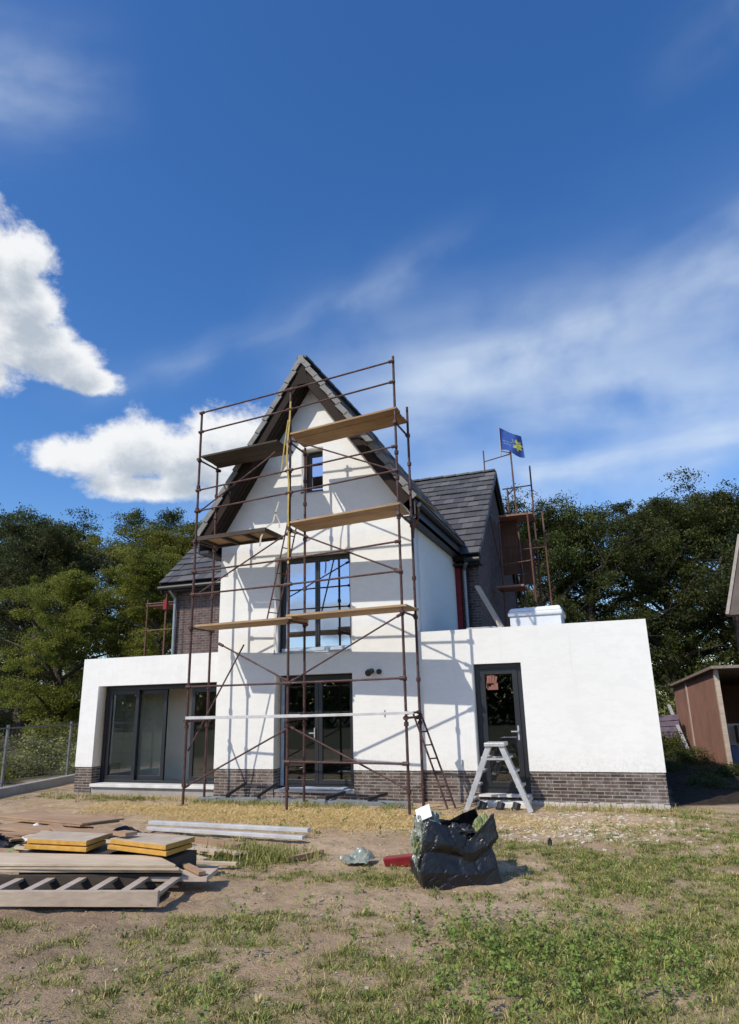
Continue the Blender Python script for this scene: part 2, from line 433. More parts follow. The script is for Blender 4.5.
CAM = Vector((8.06826, -12.677255, 1.74963))
FW = Vector((-.32376721, .90538905, .27467338)); RT = Vector((.93910007, .34285991, -.02319773)); UP = Vector((.11517746, -.25043513, .96125772))
FPX = 669.733
def inview(x, y, z=0, m=40):
    d = Vector((x, y, z))-CAM; w = d.dot(FW)
    if w < .5: return False
    px = 369.5+FPX*d.dot(RT)/w; py = 512-FPX*d.dot(UP)/w
    return -m < px < 739+m and py < 1024+m
def scatter(n, x0, x1, y0, y1, fn):
    out = []
    for _ in range(n):
        x = random.uniform(x0, x1); y = random.uniform(y0, y1)
        if not inview(x, y, 0, 160): continue
        p = fn(x, y)
        if random.random() < p: out.append((x, y, gh(x, y)))
    return out

def in_stuff(x, y):     # keep grass out of the pile and under the bag
    if -1.2 < x < 4.1 and -7.5 < y < -5.7 and (x > 1.2): return True
    if 5.85 < x < 6.75 and -5.5 < y < -4.6: return True
    return y > -.15 and -3.9 < x < 8.65
B = []; D = []; S = []; L = []; Wd = []; Dr = []; T = []
def blade(x, y, z, ln, wd, lean, tint, az=None):
    az = random.uniform(0, 6.283) if az is None else az
    d = np.array([math.cos(az)*lean, math.sin(az)*lean, 1.0]); d /= np.linalg.norm(d)
    sa = random.uniform(0, 3.14)
    B.append((x, y, z-.004)); D.append(d); S.append((math.cos(sa), math.sin(sa), 0)); L.append(ln); Wd.append(wd)
    Dr.append(random.uniform(.05, .45)); T.append(tint)
def flush(name, m, label, cat):
    a = [np.array(q, dtype=float) for q in (B, D, S, L, Wd, Dr, T)]
    me = ribbon_mesh(name, *a)
    o = link(name, me, m, None, (0, 0, 0)); tag(o, label, cat, kind='stuff')
    for q in (B, D, S, L, Wd, Dr, T): q.clear()
    return o
pts = scatter(230000, -4.2, 10.5, -10.6, -.2, lambda x, y: 0 if in_stuff(x, y) else max(0, min(1, .05+grass_amount(x, y)*1.6)))
for x, y, z in pts:
    g = grass_amount(x, y)
    if random.random() < .07*(1+max(0, g)*2):
        tt = random.gauss(.42, .2); R_ = random.uniform(.03, .075)
        for _ in range(random.randint(16, 34)):
            q = random.uniform(0, 6.283); r = R_*random.random()**.7
            blade(x+math.cos(q)*r, y+math.sin(q)*r, z, random.uniform(.03, .085), random.uniform(.004, .007), random.uniform(.1, .6)+r*9, min(1, max(0, random.gauss(tt, .15))), q)
        continue
    k = random.choice((2, 3, 4))
    hue = .5+.5*fbm(x, y, 1.3, 12)
    for _ in range(k):
        dry = random.random() < .2
        blade(x+random.gauss(0, .02), y+random.gauss(0, .02), z, random.uniform(.014, .048)*(1+max(0, g)*.9), random.uniform(.003, .007),
              random.uniform(.15, 1.5), min(1, max(0, random.gauss(.35, .2)+.35*(hue-.5)+(.55 if dry else 0))))
for _ in range(420):     # long tuft beside the boards
    x = random.gauss(3.75, .3); y = random.gauss(-4.75, .16)
    if in_stuff(x, y): continue
    for _ in range(4):
        blade(x+random.gauss(0, .02), y+random.gauss(0, .02), gh(x, y), random.uniform(.10, .26), .008, random.uniform(.1, .8), random.gauss(.55, .2))
def grassmat():
    t = NT('grass_blade'); at = t.n.new('ShaderNodeAttribute'); at.attribute_name = 'tint'
    t.col(t.ramp(at.outputs['Fac'], [(0., (.07, .10, .022)), (.4, (.20, .22, .055)), (.72, (.40, .36, .115)), (1., (.60, .48, .24))]))
    t.set(.7, 0, .2); return t.m
M['grass'] = grassmat()
for x, y, z in scatter(16000, 1.5, 9.5, -10.4, -4.6, lambda x, y: 0 if in_stuff(x, y) else max(0, min(1, .22+1.1*fbm(x, y, 1.2, 91)+.35*gx(x, y, 4.0, -8.0, 1.8, 1.2)))):
    for _ in range(3):
        blade(x+random.gauss(0, .03), y+random.gauss(0, .03), z, random.uniform(.03, .10), random.uniform(.003, .006), random.uniform(.8, 5), min(1, max(.62, random.gauss(.8, .12))))
flush('grass', M['grass'], 'patchy short grass growing through the sandy building plot', 'grass')

# weedy fringe along the foot of the walls
for _ in range(1500):
    u = random.random()
    if u < .55: x = random.uniform(-.2, 4.5); y = random.gauss(-.78, .13)
    elif u < .8: x = random.uniform(-4.2, -.2); y = random.gauss(-.45, .22)
    else: x = random.uniform(6.4, 9.2); y = random.gauss(-.35, .14)
    if y > -.16 and x > -3.9 and x < 8.6: continue
    if fbm(x, y, 1.6, 40) < -.1: continue
    for _ in range(4):
        blade(x+random.gauss(0, .025), y+random.gauss(0, .025), gh(x, y), random.uniform(.05, .17), .007, random.uniform(.1, 1.0), min(1, max(0, random.gauss(.55, .22))))
flush('grass_fringe', M['grass'], 'weedy grass fringe growing along the foot of the walls', 'grass')
# dry straw mat in front of the scaffold
pts = scatter(70000, -4, 9.2, -3.8, -.5, lambda x, y: max(0, min(1, straw_amount(x, y)*1.15-.2)) if not in_stuff(x, y) else 0)
for x, y, z in pts:
    for _ in range(3):
        blade(x+random.gauss(0, .03), y+random.gauss(0, .03), z+random.uniform(0, .02), random.uniform(.05, .14), .007, random.uniform(1.2, 6), min(1, max(0, random.gauss(.6, .25))))
def strawmat():
    t = NT('dry_straw'); at = t.n.new('ShaderNodeAttribute'); at.attribute_name = 'tint'
    t.col(t.ramp(at.outputs['Fac'], [(0., (.34, .23, .08)), (.5, (.62, .45, .17)), (1., (.76, .61, .32))]))
    return t.set(.8, 0, .2)
M['straw'] = strawmat()
flush('straw', M['straw'], 'yellow dry straw lying along the foot of the scaffold', 'straw')

# broad-leaved weeds, lower right
def leaf_cloud(centers, size, tint, up=.4, name='leaves'):
    n = len(centers)
    c = np.array(centers, float)
    nrm = rng.normal(size=(n, 3)); nrm[:, 2] += up*2.0; nrm /= np.linalg.norm(nrm, axis=1)[:, None]
    ref = rng.normal(size=(n, 3)); a = np.cross(nrm, ref); a /= np.linalg.norm(a, axis=1)[:, None]; b = np.cross(nrm, a)
    s = np.asarray(size)[:, None]
    vs = np.stack([c-a*s*.5, c+b*s*.28+nrm*s*.06, c+a*s*.5, c-b*s*.28+nrm*s*.06], 1).reshape(-1, 3)
    me = bpy.data.meshes.new(name)
    me.vertices.add(4*n); me.vertices.foreach_set('co', vs.astype(np.float32).ravel())
    me.loops.add(4*n); me.loops.foreach_set('vertex_index', np.arange(4*n, dtype=np.int32))
    me.polygons.add(n); me.polygons.foreach_set('loop_start', np.arange(0, 4*n, 4, dtype=np.int32))
    me.update(calc_edges=True); me.validate()
    at = me.attributes.new('tint', 'FLOAT', 'POINT'); at.data.foreach_set('value', np.repeat(np.clip(tint, 0, 1), 4).astype(np.float32))
    return me
pts = scatter(9000, 2.5, 10.3, -10.6, -.6, lambda x, y: 0 if in_stuff(x, y) else max(0, min(1, (grass_amount(x, y)-.18)*1.5+.02)))
cs = []; sz = []; tn = []
for x, y, z in pts:
    h = random.uniform(.02, .09)*(1+1.0*gx(x, y, 7.4, -7.6, .7, .7)); tt = random.gauss(.5, .2); r = random.uniform(.02, .05)
    for _ in range(random.randint(6, 16)):
        k = random.random()
        cs.append((x+random.gauss(0, r), y+random.gauss(0, r), z+h*k)); sz.append(random.uniform(.014, .036)); tn.append(random.gauss(tt, .2))
for _ in range(620):     # taller leafy weeds, right foreground and scattered
    if random.random() < .62: x = random.gauss(7.5, .75); y = random.gauss(-7.3, .7)
    else: x = random.uniform(2.5, 10); y = random.uniform(-9.5, -1.2)
    if in_stuff(x, y) or not inview(x, y, 0, 60) or fbm(x, y, 1.1, 71) < -.12: continue
    z = gh(x, y); h = random.uniform(.05, .22); tt = random.gauss(.5, .2); lean = (random.gauss(0, .25), random.gauss(0, .25))
    for q in range(random.randint(10, 22)):
        f = random.random(); r = .035*(1.1-f)
        cs.append((x+lean[0]*h*f+random.gauss(0, r), y+lean[1]*h*f+random.gauss(0, r), z+h*f)); sz.append(random.uniform(.018, .045)); tn.append(random.gauss(tt+.25*f, .15))
M['weed'] = leafy('weed_leaf', (.075, .125, .025), (.28, .38, .08), .28)
tag(link('weeds', leaf_cloud(cs, np.array(sz), np.array(tn), .6, 'weeds'), M['weed'], None, (0, 0, 0)), 'small green broad-leaved weeds sprouting across the plot', 'weeds', kind='stuff')

# pale chips and clods
mb = MB()
def chips(n, fx, fy, s0, s1, flat=.3):
    for _ in range(n):
        x = fx(); y = fy()
        if y > -.3: continue
        s = random.uniform(s0, s1); a = random.uniform(0, 6.28); z = gh(x, y)
        u = Vector((math.cos(a), math.sin(a), random.uniform(-.3, .3)))*s; v = Vector((-math.sin(a), math.cos(a), random.uniform(-.3, .3)))*s*random.uniform(.3, .9)
        mb.obox((x, y, z+s*flat*.6), u, v, u.cross(v).normalized()*s*flat)
chips(650, lambda: random.gauss(7.3, .8), lambda: random.gauss(-2.0, .6), .008, .030, .3)
chips(70, lambda: random.uniform(3, 9), lambda: random.uniform(-9, -2), .006, .018, .25)
tag(mb.build('wood_debris', simple('pale_chip', (.68, .64, .52), (.48, .44, .33), 30, .9), None, (0, 0, 0)), 'pale mortar and wood chips strewn before the right wing', 'rubble', kind='stuff')
mb = MB()
chips(2600, lambda: random.uniform(1.5, 10), lambda: random.uniform(-10.4, -.8), .003, .012, .6)
tag(mb.build('soil_clods', simple('soil_clod', (.40, .31, .22), (.26, .19, .13), 20, .95), None, (0, 0, 0)), 'small brown clods of earth loose on the ground', 'soil', kind='stuff')

# ------------------------------------------------------------------ house
W = 4.43
house = empty('house', (2.2, 0, 0), 'white rendered gabled house under construction with flat-roofed wings', 'house')
YW = .45
win_up = rect(1.34, 3.075, 2.77, 4.84); door_g = rect(1.37, 3.09, .12, 2.345); win_s = rect(1.96, 2.475, 6.22, 7.235)
AP = 8.70; SLS = {1: 1.43, -1: 1.53}; XM = 2.17
zside = AP-SLS[1]*(W-XM); zs0 = AP-SLS[-1]*XM
# door opening cuts through the lower edge, so the wall outline walks around it
poly_solid([(0, .534), (1.37, .534), (1.37, 2.345), (3.09, 2.345), (3.09, .534), (W, .534), (W, zside), (XM, AP), (0, zs0)], [win_up, win_s], 0, YW, 'gable_wall', M['render'], house)
MB().box(W-.3, W-.002, YW, 3.96, .534, zside+.25).build('side_wall', M['render'], house)
MB().box(.002, .3, YW, 3.96, .534, zs0+.25).build('side_wall', M['render'], house)
# brick plinth under the gable, set back 12 mm
mb = MB()
mb.box(.012, 1.37, .012, YW, -.2, .53).box(3.09, W-.012, .012, YW, -.2, .53).box(1.37, 3.09, .04, YW, -.2, .115)
mb.box(W-.3, W-.012, YW, 3.96, -.2, .53).box(.012, .3, YW, 3.96, -.2, .53)
mb.build('brick_plinth', M['plinth'], house)
# left garden room
XL, YL = -3.67, .10
poly_solid([(XL, .534), (-3.20, .534), (-3.20, 2.27), (-.003, 2.27), (-.003, 2.893), (XL, 2.893)], [], YL, YL+.4, 'garden_room_wall', M['render'], house)
mb = MB(); mb.box(XL+.002, XL+.3, YL+.4, 4.0, .534, 2.89); mb.build('garden_room_side', M['render'], house)
mb = MB(); mb.box(XL+.012, -3.20, YL+.012, YL+.4, -.2, .53).box(XL+.012, XL+.3, YL+.4, 4.0, -.2, .53); mb.build('brick_plinth', M['plinth'], house)
mb = MB(); mb.box(XL+.02, -.003, YL+.02, 4.0, 2.62, 2.86); mb.build('flat_roof', M['concrete'], house)
mb = MB(); mb.box(-3.2, -.01, YL+.03, 4.0, -.05, .12); mb.build('floor_slab', M['concrete'], house)
mb = MB(); mb.box(-3.2, -.01, YL-.03, YL+.3, .125, .19); mb.build('sill', M['sill'], house, bevel=.008)
# right flat wing
XR, YR = 8.594, .12
poly_solid([(W-.002, .534), (5.47, .534), (5.47, 2.414), (6.37, 2.414), (6.37, .534), (XR, .534), (XR, 3.069), (W-.002, 3.069)], [], YR, YR+.4, 'flat_wing_wall', M['render'], house)
mb = MB(); mb.box(XR-.3, XR-.002, YR+.4, 5.6, .534, 3.065); mb.build('flat_wing_side', M['render'], house)
mb = MB(); mb.box(W, 5.47, YR+.012, YR+.4, -.2, .53).box(6.37, XR-.012, YR+.012, YR+.4, -.2, .53).box(5.47, 6.37, YR+.04, YR+.4, -.2, .11)
mb.box(XR-.3, XR-.012, YR+.4, 5.6, -.2, .53); mb.build('brick_plinth', M['plinth'], house)
mb = MB(); mb.box(W, XR-.02, YR+.02, 5.6, 2.7, 2.98); mb.build('flat_roof', M['concrete'], house)
mb = MB(); mb.box(4.5, XR-.3, 5.3, 5.6, -.1, 3.06); mb.build('back_wall', M['brick'], house)
mb = MB()
for i in range(26):
    x0 = 6.2+i*.092; mb.box(x0, x0+.0925, YR-.07-random.uniform(0, .05), YR+.015, -.08, .035+random.uniform(0, .02))
mb.build('footing_strip', M['footing'], house, bevel=.012)
# main brick house behind
YM = 3.96; XE0, XE1 = -4.0, 5.0
mb = MB(); mb.box(XE0+.3, XE1-.3, YM+.004, YM+.3, -.1, 5.3)
mb.build('main_wall', M['brick'], house)
RY = 7.38; RZ = 8.62; ms = (RZ-5.24)/(RY-3.56)
def mainz(y): return RZ-ms*abs(y-RY)
poly_solid([(YM, -.1), (2*RY-YM, -.1), (2*RY-YM, mainz(YM)-.16), (RY, RZ-.16), (YM, mainz(YM)-.16)], [], XE1-.3, XE1, 'brick_gable', M['brick'], house, 'x')
poly_solid([(YM, -.1), (2*RY-YM, -.1), (2*RY-YM, mainz(YM)-.16), (RY, RZ-.16), (YM, mainz(YM)-.16)], [], XE0, XE0+.3, 'brick_gable', M['brick'], house, 'x')
mb = MB(); mb.box(XE0+.3, XE1-.3, 2*RY-YM-.3, 2*RY-YM-.004, -.1, 5.3); mb.build('back_wall', M['brick'], house)
# interior shells
mb = MB()
mb.box(.3, W-.3, 3.3, 3.4, .1, 5.2).box(1.2, 3.1, 2.0, 2.1, 5.35, 7.1).box(.3, W-.3, YW, 3.4, 2.42, 2.72).box(.3, W-.3, YW, 3.4, 5.2, 5.35).box(.3, W-.3, .1, 3.4, -.05, .1)
mb.build('inner_floor', M['plaster'], house)
mb = MB()
mb.box(-3.37, -.01, 3.5, 3.6, .125, 2.62); mb.build('inner_wall', M['plaster'], house)
MB().box(-3.36, -1.45, 1.25, 1.35, .125, 2.62).build('inner_wall', M['plaster'], house)
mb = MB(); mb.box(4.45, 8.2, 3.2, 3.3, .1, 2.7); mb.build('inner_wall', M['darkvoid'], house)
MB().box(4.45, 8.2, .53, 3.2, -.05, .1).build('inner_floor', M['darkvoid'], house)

# windows and doors
def framed(name, x0, x1, z0, z1, y, leaves, fm, gm, fw=.07, dp=.07, sash=.05, mats=None):
    mb = MB()
    mb.box(x0, x0+fw, y, y+dp, z0, z1).box(x1-fw, x1, y, y+dp, z0, z1)
    mb.box(x0+fw, x1-fw, y, y+dp, z1-fw, z1).box(x0+fw, x1-fw, y, y+dp, z0, z0+fw)
    n = leaves; w = (x1-x0-2*fw)/n
    for i in range(n):
        a = x0+fw+i*w; b = a+w
        mb.box(a+.003, a+sash, y-.015, y+dp-.02, z0+fw+.002, z1-fw-.002).box(b-sash, b-.003, y-.015, y+dp-.02, z0+fw+.002, z1-fw-.002)
        mb.box(a+sash, b-sash, y-.015, y+dp-.02, z1-fw-sash, z1-fw-.002).box(a+sash, b-sash, y-.015, y+dp-.02, z0+fw+.002, z0+fw+sash)
    f = mb.build(name, fm, house, bevel=.004)
    for i in range(n):
        a = x0+fw+i*w+sash; b = a+w-2*sash
        MB().box(a, b, y+.012, y+.02, z0+fw+sash, z1-fw-sash).build('pane', gm, f)
    return f
w1 = framed('window', 1.345, 3.07, 2.80, 4.835, .30, 2, M['anth'], M['glass_up'], .06, .08, .05)
MB().box(1.34, 3.075, -.03, .30, 2.77, 2.798).build('sill', M['film'], w1)
MB().box(1.40, 3.02, .255, .284, 2.83, 2.90).build('protective_film', M['film'], w1)
w2 = framed('window', 1.965, 2.47, 6.225, 7.23, .28, 1, M['anth'], M['glass_up'], .06, .07, .05)
MB().box(1.955, 2.48, -.03, .28, 6.205, 6.222).build('sill', M['anth'], w2)
d1 = framed('door', 1.375, 3.085, .16, 2.34, .30, 2, M['anth'], M['glass'], .08, .08, .085)
mb = MB(); mb.box(1.385, 1.46, .285, .297, .2, 2.3); mb.build('protective_film', M['film'], d1)
MB().box(1.38, 3.08, .03, .30, .118, .158).build('threshold', M['sill'], d1)
mb = MB(); mb.bar((1.5, .12, .165), (2.9, .06, .2), .22, .03); mb.bar((2.0, .1, .2), (3.0, .05, .17), .18, .02); mb.build('floor_film', M['film'], d1)
mb = MB(); mb.box(2.15, 2.17, .24, .285, 1.1, 1.3).bar((2.16, .245, 1.2), (2.04, .245, 1.2), .02, .02); mb.build('handle', M['alu'], d1)
d2 = framed('door', 5.475, 6.365, .15, 2.41, .14+YR, 1, M['anth'], M['glass'], .09, .08, .10)
mb = MB(); mb.box(6.20, 6.23, .12+YR, .128+YR, 1.05, 1.3).bar((6.215, .085+YR, 1.2), (6.09, .085+YR, 1.2), .022, .022).box(6.205, 6.225, .085+YR, .12+YR, 1.19, 1.21); mb.build('handle', M['alu'], d2)
MB().box(5.46, 6.38, YR-.10, YR+.14, .112, .148).build('threshold', M['sill'], d2)
mb = MB()
for k in range(4): mb.bar((5.70+.05*k, YR+.149, 1.97+.03*k), (5.73+.05*k, YR+.149, 2.22-.02*abs(k-1)), .042, .004, (0, 1, 0))
mb.box(5.70, 5.90, YR+.147, YR+.150, 1.94, 2.06)
mb.build('sticker', simple('dull_red_sticker', (.30, .13, .10), (.2, .09, .07), 10, .7), d2)
# sliding door of the garden room
yS = YL+.27
mb = MB(); z0, z1 = .195, 2.265
mb.box(-3.19, -3.10, yS, yS+.14, z0, z1).box(-.09, -.012, yS, yS+.14, z0, z1).box(-3.10, -.09, yS, yS+.14, z1-.1, z1).box(-3.10, -.09, yS, yS+.14, z0, z0+.05)
sd = mb.build('sliding_door', M['anth'], house, bevel=.004)
def leaf(a, b, y):
    mb = MB(); mb.box(a, a+.085, y, y+.055, z0+.051, z1-.101).box(b-.085, b, y, y+.055, z0+.051, z1-.101)
    mb.box(a+.085, b-.085, y, y+.055, z1-.19, z1-.101).box(a+.085, b-.085, y, y+.055, z0+.051, z0+.14)
    mb.build('leaf_frame', M['anth'], sd, bevel=.003)
    MB().box(a+.085, b-.085, y+.024, y+.032, z0+.14, z1-.19).build('pane', M['glass_clear'], sd)
leaf(-3.09, -2.27, yS+.005); leaf(-2.38, -1.56, yS+.075); leaf(-.86, -.10, yS+.005)

# roofs
def slab_tiles(mb, o, u, v, nu, nv, lu, lv, thick=.026, lift=.022, jit=.004):
    """tile courses: o = lower corner, u along the eave, v up the slope"""
    o, u, v = Vector(o), Vector(u).normalized(), Vector(v).normalized(); n = u.cross(v).normalized()
    if n.z < 0: n = -n
    for j in range(nv):
        off = (j % 2)*.5
        for i in range(-1, nu):
            a = (i+off)*lu; b = a+lu*.985
            a = max(a, 0); b = min(b, nu*lu)
            if b-a < .03: continue
            q = random.uniform(-jit, jit)
            c = o+u*(a+b)/2+v*((j+.5)*lv)
            lo = n*(lift+q+thick/2); vv = v*(lv*.56)-n*(lift*.55)
            mb.obox(c+lo, u*(b-a)/2, vv, n*thick/2)
    return mb
# gable block roof
YG0, YG1 = -.47, 4.1
AZ = 9.21
EX = {1: 4.66, -1: -.32}
EZ = {q: AZ-SLS[q]*abs(EX[q]-XM) for q in (1, -1)}
mbT = MB(); mbD = MB(); mbV = MB(); mbS = MB(); mbB = MB()
for s in (1, -1):
    sl = SLS[s]; ez = EZ[s]; slen = math.hypot(EX[s]-XM, AZ-ez)
    vdir = Vector((-s, 0, sl)).normalized(); low = Vector((EX[s], YG0, ez)); n = Vector((s*sl, 0, 1)).normalized()
    nv = 14; lv = slen/nv; nu = 14; lu = (YG1-YG0)/nu
    slab_tiles(mbT, low, (0, 1, 0), vdir, nu, nv, lu, lv, lift=.012)
    c = low+vdir*slen/2+Vector((0, (YG1-YG0)/2, 0))
    mbD.obox(c-n*.075, vdir*(slen/2-.02), Vector((0, (YG1-YG0)/2-.03, 0)), n*.07)
    for j in range(nv):
        cc = low+vdir*((j+.5)*lv)+Vector((0, -.022, 0))
        mbV.obox(cc-n*.012+n*.014*(1 if j % 2 else .2), vdir*(lv*.53)-n*.014, Vector((0, .018, 0)), n*.058)
    lo2 = low-Vector((0, YG0, 0))
    mbS.obox(lo2+vdir*slen/2+Vector((0, YG0+.02, 0))-n*.20, vdir*(slen/2-.05), Vector((0, .015, 0)), n*.075)
    for q in range(3):
        mbS.obox(lo2+vdir*slen/2+Vector((0, YG0+.10+q*.135, 0))-n*(.27+.004*q), vdir*(slen/2-.12), Vector((0, .06, 0)), n*.012)
    if s == 1: mbB.obox(lo2+vdir*slen/2+Vector((0, -.02, 0))-n*.295, vdir*(slen/2-.25), Vector((0, .016, 0)), n*.022)
mbV.hexa([(XM-.10, YG0-.045, AZ-.13), (XM+.10, YG0-.045, AZ-.13), (XM+.10, YG0, AZ-.13), (XM-.10, YG0, AZ-.13), (XM-.05, YG0-.045, AZ+.07), (XM+.05, YG0-.045, AZ+.07), (XM+.05, YG0, AZ+.07), (XM-.05, YG0, AZ+.07)])
mbS.hexa([(XM-.19, YG0+.0, AZ-.62), (XM+.19, YG0+.0, AZ-.62), (XM+.19, YG0+.03, AZ-.62), (XM-.19, YG0+.03, AZ-.62), (XM-.04, YG0+.0, AZ-.13), (XM+.04, YG0+.0, AZ-.13), (XM+.04, YG0+.03, AZ-.13), (XM-.04, YG0+.03, AZ-.13)])
roof = mbD.build('gable_roof', M['darkwood'], house)
mbT.build('roof_tiles', M['tile'], roof)
mbV.build('verge_tiles', M['verge'], roof)
mb = MB()
for k in range(11):
    y = YG0+k*.405; mb.bar((XM, y, AZ+.045), (XM, y+.41, AZ+.06), .24, .05)
mb.build('ridge_tiles', M['tile'], roof)
mbS.build('soffit_boards', M['darkwood'], roof)
mbB.build('batten', M['batten'], roof)
poly_solid([(.05, 5.0), (W-.05, 5.0), (W-.05, zside+.1), (XM, AP+.15), (.05, zs0+.1)], [], 3.9, 4.06, 'back_gable', M['brick'], house)
# boxed eaves and gutters along both sides of the gable block
for s in (1, -1):
    xe = EX[s]; ez = EZ[s]
    mb = MB()
    mb.box(min(xe-s*.26, xe), max(xe-s*.26, xe), YG0+.03, 3.5, ez-.42, ez-.36)
    mb.box(min(xe-s*.03, xe), max(xe-s*.03, xe), YG0+.02, 3.5, ez-.42, ez-.03)
    mb.tube((xe+s*.05, YG0+.06, ez-.14), (xe+s*.05, 3.5, ez-.14), .06, 10)
    mb.build('gutter', M['gutter'], roof)
mb = MB(); mb.bar((4.70, -.45, 5.66), (4.74, .75, 5.69), .05, .025); mb.build('batten', M['batten'], roof)
mb = MB(); mb.path([(4.71, -.38, 5.50), (4.66, -.32, 5.22), (4.50, -.12, 5.10), (4.47, -.07, 4.92)], .03, 8); mb.build('gutter_outlet', M['rust2'], roof)
# main roof
mbT = MB(); mbD = MB(); VM = []
XA, XB = -4.32, 5.13
for s in (-1, 1):
    y0 = RY+s*3.82; zz = mainz(y0); vd = Vector((0, -s*1, ms)).normalized(); L0 = math.hypot(3.82, RZ-zz)
    n = Vector((0, s*ms, 1)).normalized()
    slab_tiles(mbT, (XA, y0, zz), (1, 0, 0), vd, 31, 15, (XB-XA)/31, L0/15, .032, .036, .008)
    c = Vector(((XA+XB)/2, y0, zz))+vd*L0/2
    mbD.obox(c-n*.075, Vector(((XB-XA)/2-.03, 0, 0)), vd*(L0/2-.02), n*.07)
    for xx in (XA, XB):
        mbV = MB()
        for j in range(15):
            cc = Vector((xx, y0, zz))+vd*((j+.5)*L0/15)
            mbV.obox(cc-n*.02, vd*(L0/15*.52)-n*.01, Vector((.018, 0, 0)), n*.07)
        VM.append(mbV)
r2 = mbD.build('main_roof', M['darkwood'], house)
mbT.build('roof_tiles', M['tile'], r2)
for q in VM: q.build('verge_tiles', M['tile'], r2)
mb = MB()
for k in range(23):
    x = XA+k*.41; mb.bar((x, RY, RZ+.05), (min(x+.42, XB), RY, RZ+.065), .25, .05)
mb.build('ridge_tiles', M['tile'], r2)
MB().tube((XA, 3.50, 5.12), (-.35, 3.50, 5.12), .065, 10).build('gutter', M['gutter'], r2)
MB().tube((4.75, 3.50, 5.12), (XB, 3.50, 5.12), .065, 10).build('gutter', M['gutter'], r2)
MB().box(XA, XB, 3.60, 3.96, 5.02, 5.06).build('eave_soffit', M['gutter'], r2)
# dark wood bargeboards on the end gable
for xx in (XB-.06, XA+.06):
    mb = MB()
    for s in (-1, 1):
        mb.bar((xx, RY+s*3.8, mainz(RY+s*3.8)-.24), (xx, RY, RZ-.24), .03, .2)
    mb.build('bargeboard', M['darkwood'], r2)
mb = MB(); mb.path([(-3.98, 3.55, 5.06), (-3.98, 3.86, 4.85), (-3.98, 3.88, 2.9)], .045, 10); mb.build('downpipe', M['zinc'], house)
mb = MB(); mb.path([(4.80, 3.52, 5.06), (4.66, 3.86, 4.95), (4.66, 3.88, 3.0)], .045, 10); mb.build('downpipe', M['zinc'], house)
mb = MB(); mb.box(4.435, 4.56, 3.80, 3.94, 3.0, 5.0); mb.build('red_strip', M['red'], house)
mb = MB(); mb.tube((3.50, .02, 2.36), (3.50, -.16, 2.33), .055, 14).tube((3.50, -.16, 2.33), (3.50, -.21, 2.31), .065, 14).tube((3.66, .02, 2.345), (3.66, -.05, 2.34), .05, 14)
mb.build('vent_pipe', M['gutter'], house, smooth=False)
MB().box(5.17, 5.185, YR-.03, YR+.01, .62, .72).build('cable_stub', M['zinc'], house)
MB().box(3.74, 3.755, -.02, .01, 1.5, 1.62).build('cable_stub', M['zinc'], house)

# ------------------------------------------------------------------ front scaffold
def yo(x): return -1.16-(x-.09)*.06
def yi(x): return yo(x)+.70
scaf = empty('scaffold', (2.35, -1.3, 0), 'tall rust-brown steel scaffold standing before the white gable', 'scaffold')
PX = (.10, 2.33, 4.61)
def post(x, y, top, dx=0.):
    mb = MB(); z = gh(x, y)
    mb.tube((x-dx, y, z), (x, y, top), .025, 10).box(x-dx-.07, x-dx+.07, y-.07, y+.07, z-.01, z+.012)
    for zz in [.35, 1.4, 2.14, 3.25, 3.98, 5.0, 5.75, 6.25, 6.85]:
        if zz < top-.1: mb.tube((x-dx*(1-zz/top), y, zz-.03), (x-dx*(1-zz/top), y, zz+.035), .042, 8)
    mb.build('post', M['rust'], scaf)
post(PX[0], yo(PX[0]), 7.97); post(PX[1], yo(PX[1]), 8.08); post(PX[2], yo(PX[2]), 8.26)
post(PX[0]+.0, yi(PX[0]), 7.06); post(PX[1], yi(PX[1]), 7.0); post(PX[2]+.04, yi(PX[2]), 7.47)
def rail(a, b, name='rail', r=.019, m='rust'):
    mb = MB(); mb.tube(a, b, r, 8)
    for p, q in ((a, b), (b, a)):
        p, q = Vector(p), Vector(q); d = (q-p).normalized(); mb.tube(p-d*.03, p+d*.08, r*1.8, 8)
    mb.build(name, M[m], scaf)
def orail(x0, z0, x1, z1, dy=-.032, **k): rail((x0, yo(x0)+dy, z0), (x1, yo(x1)+dy, z1), **k)
def irail(x0, z0, x1, z1, **k): rail((x0, yi(x0)-.032, z0), (x1, yi(x1)-.032, z1), **k)
for zl, zm, zr in ((7.95, 8.03, 8.14), (7.50, 7.58, 7.70), (6.17, 6.26, 6.37), (5.71, 5.79, 5.89), (4.42, 4.45, 4.54), (3.95, 3.96, 4.0), (2.14, 2.14, 2.15)):
    orail(PX[0], zl, PX[1], zm); orail(PX[1], zm, PX[2], zr)
orail(PX[1], .79, PX[2], .78)
for a in ((.12, .32, 2.28, 1.33), (2.38, 1.37, 4.58, .38), (.78, 2.93, 2.29, 2.19), (2.38, 2.17, 4.57, 3.24), (2.40, 5.0, 4.56, 4.02), (.14, 5.72, 1.95, 6.72), (2.39, 6.91, 4.57, 5.91), (.08, 3.92, 2.30, 5.0)):
    orail(*a, dy=.035, name='brace', r=.016)
mb = MB(); mb.tube((.12, yo(.1)+.05, .95), (1.0, yi(.9)-.12, 2.95), .016, 8); mb.build('brace', M['rust'], scaf)
for x in PX:
    for z in (1.50, 3.28, 5.06, 6.86): rail((x, yo(x)-.04, z), (x+.02, yi(x)+.04, z), name='transom', r=.02)
rail((PX[2]+.01, yo(PX[2]), 1.58), (PX[2]+.03, yi(PX[2]), 1.58), name='transom', r=.018)
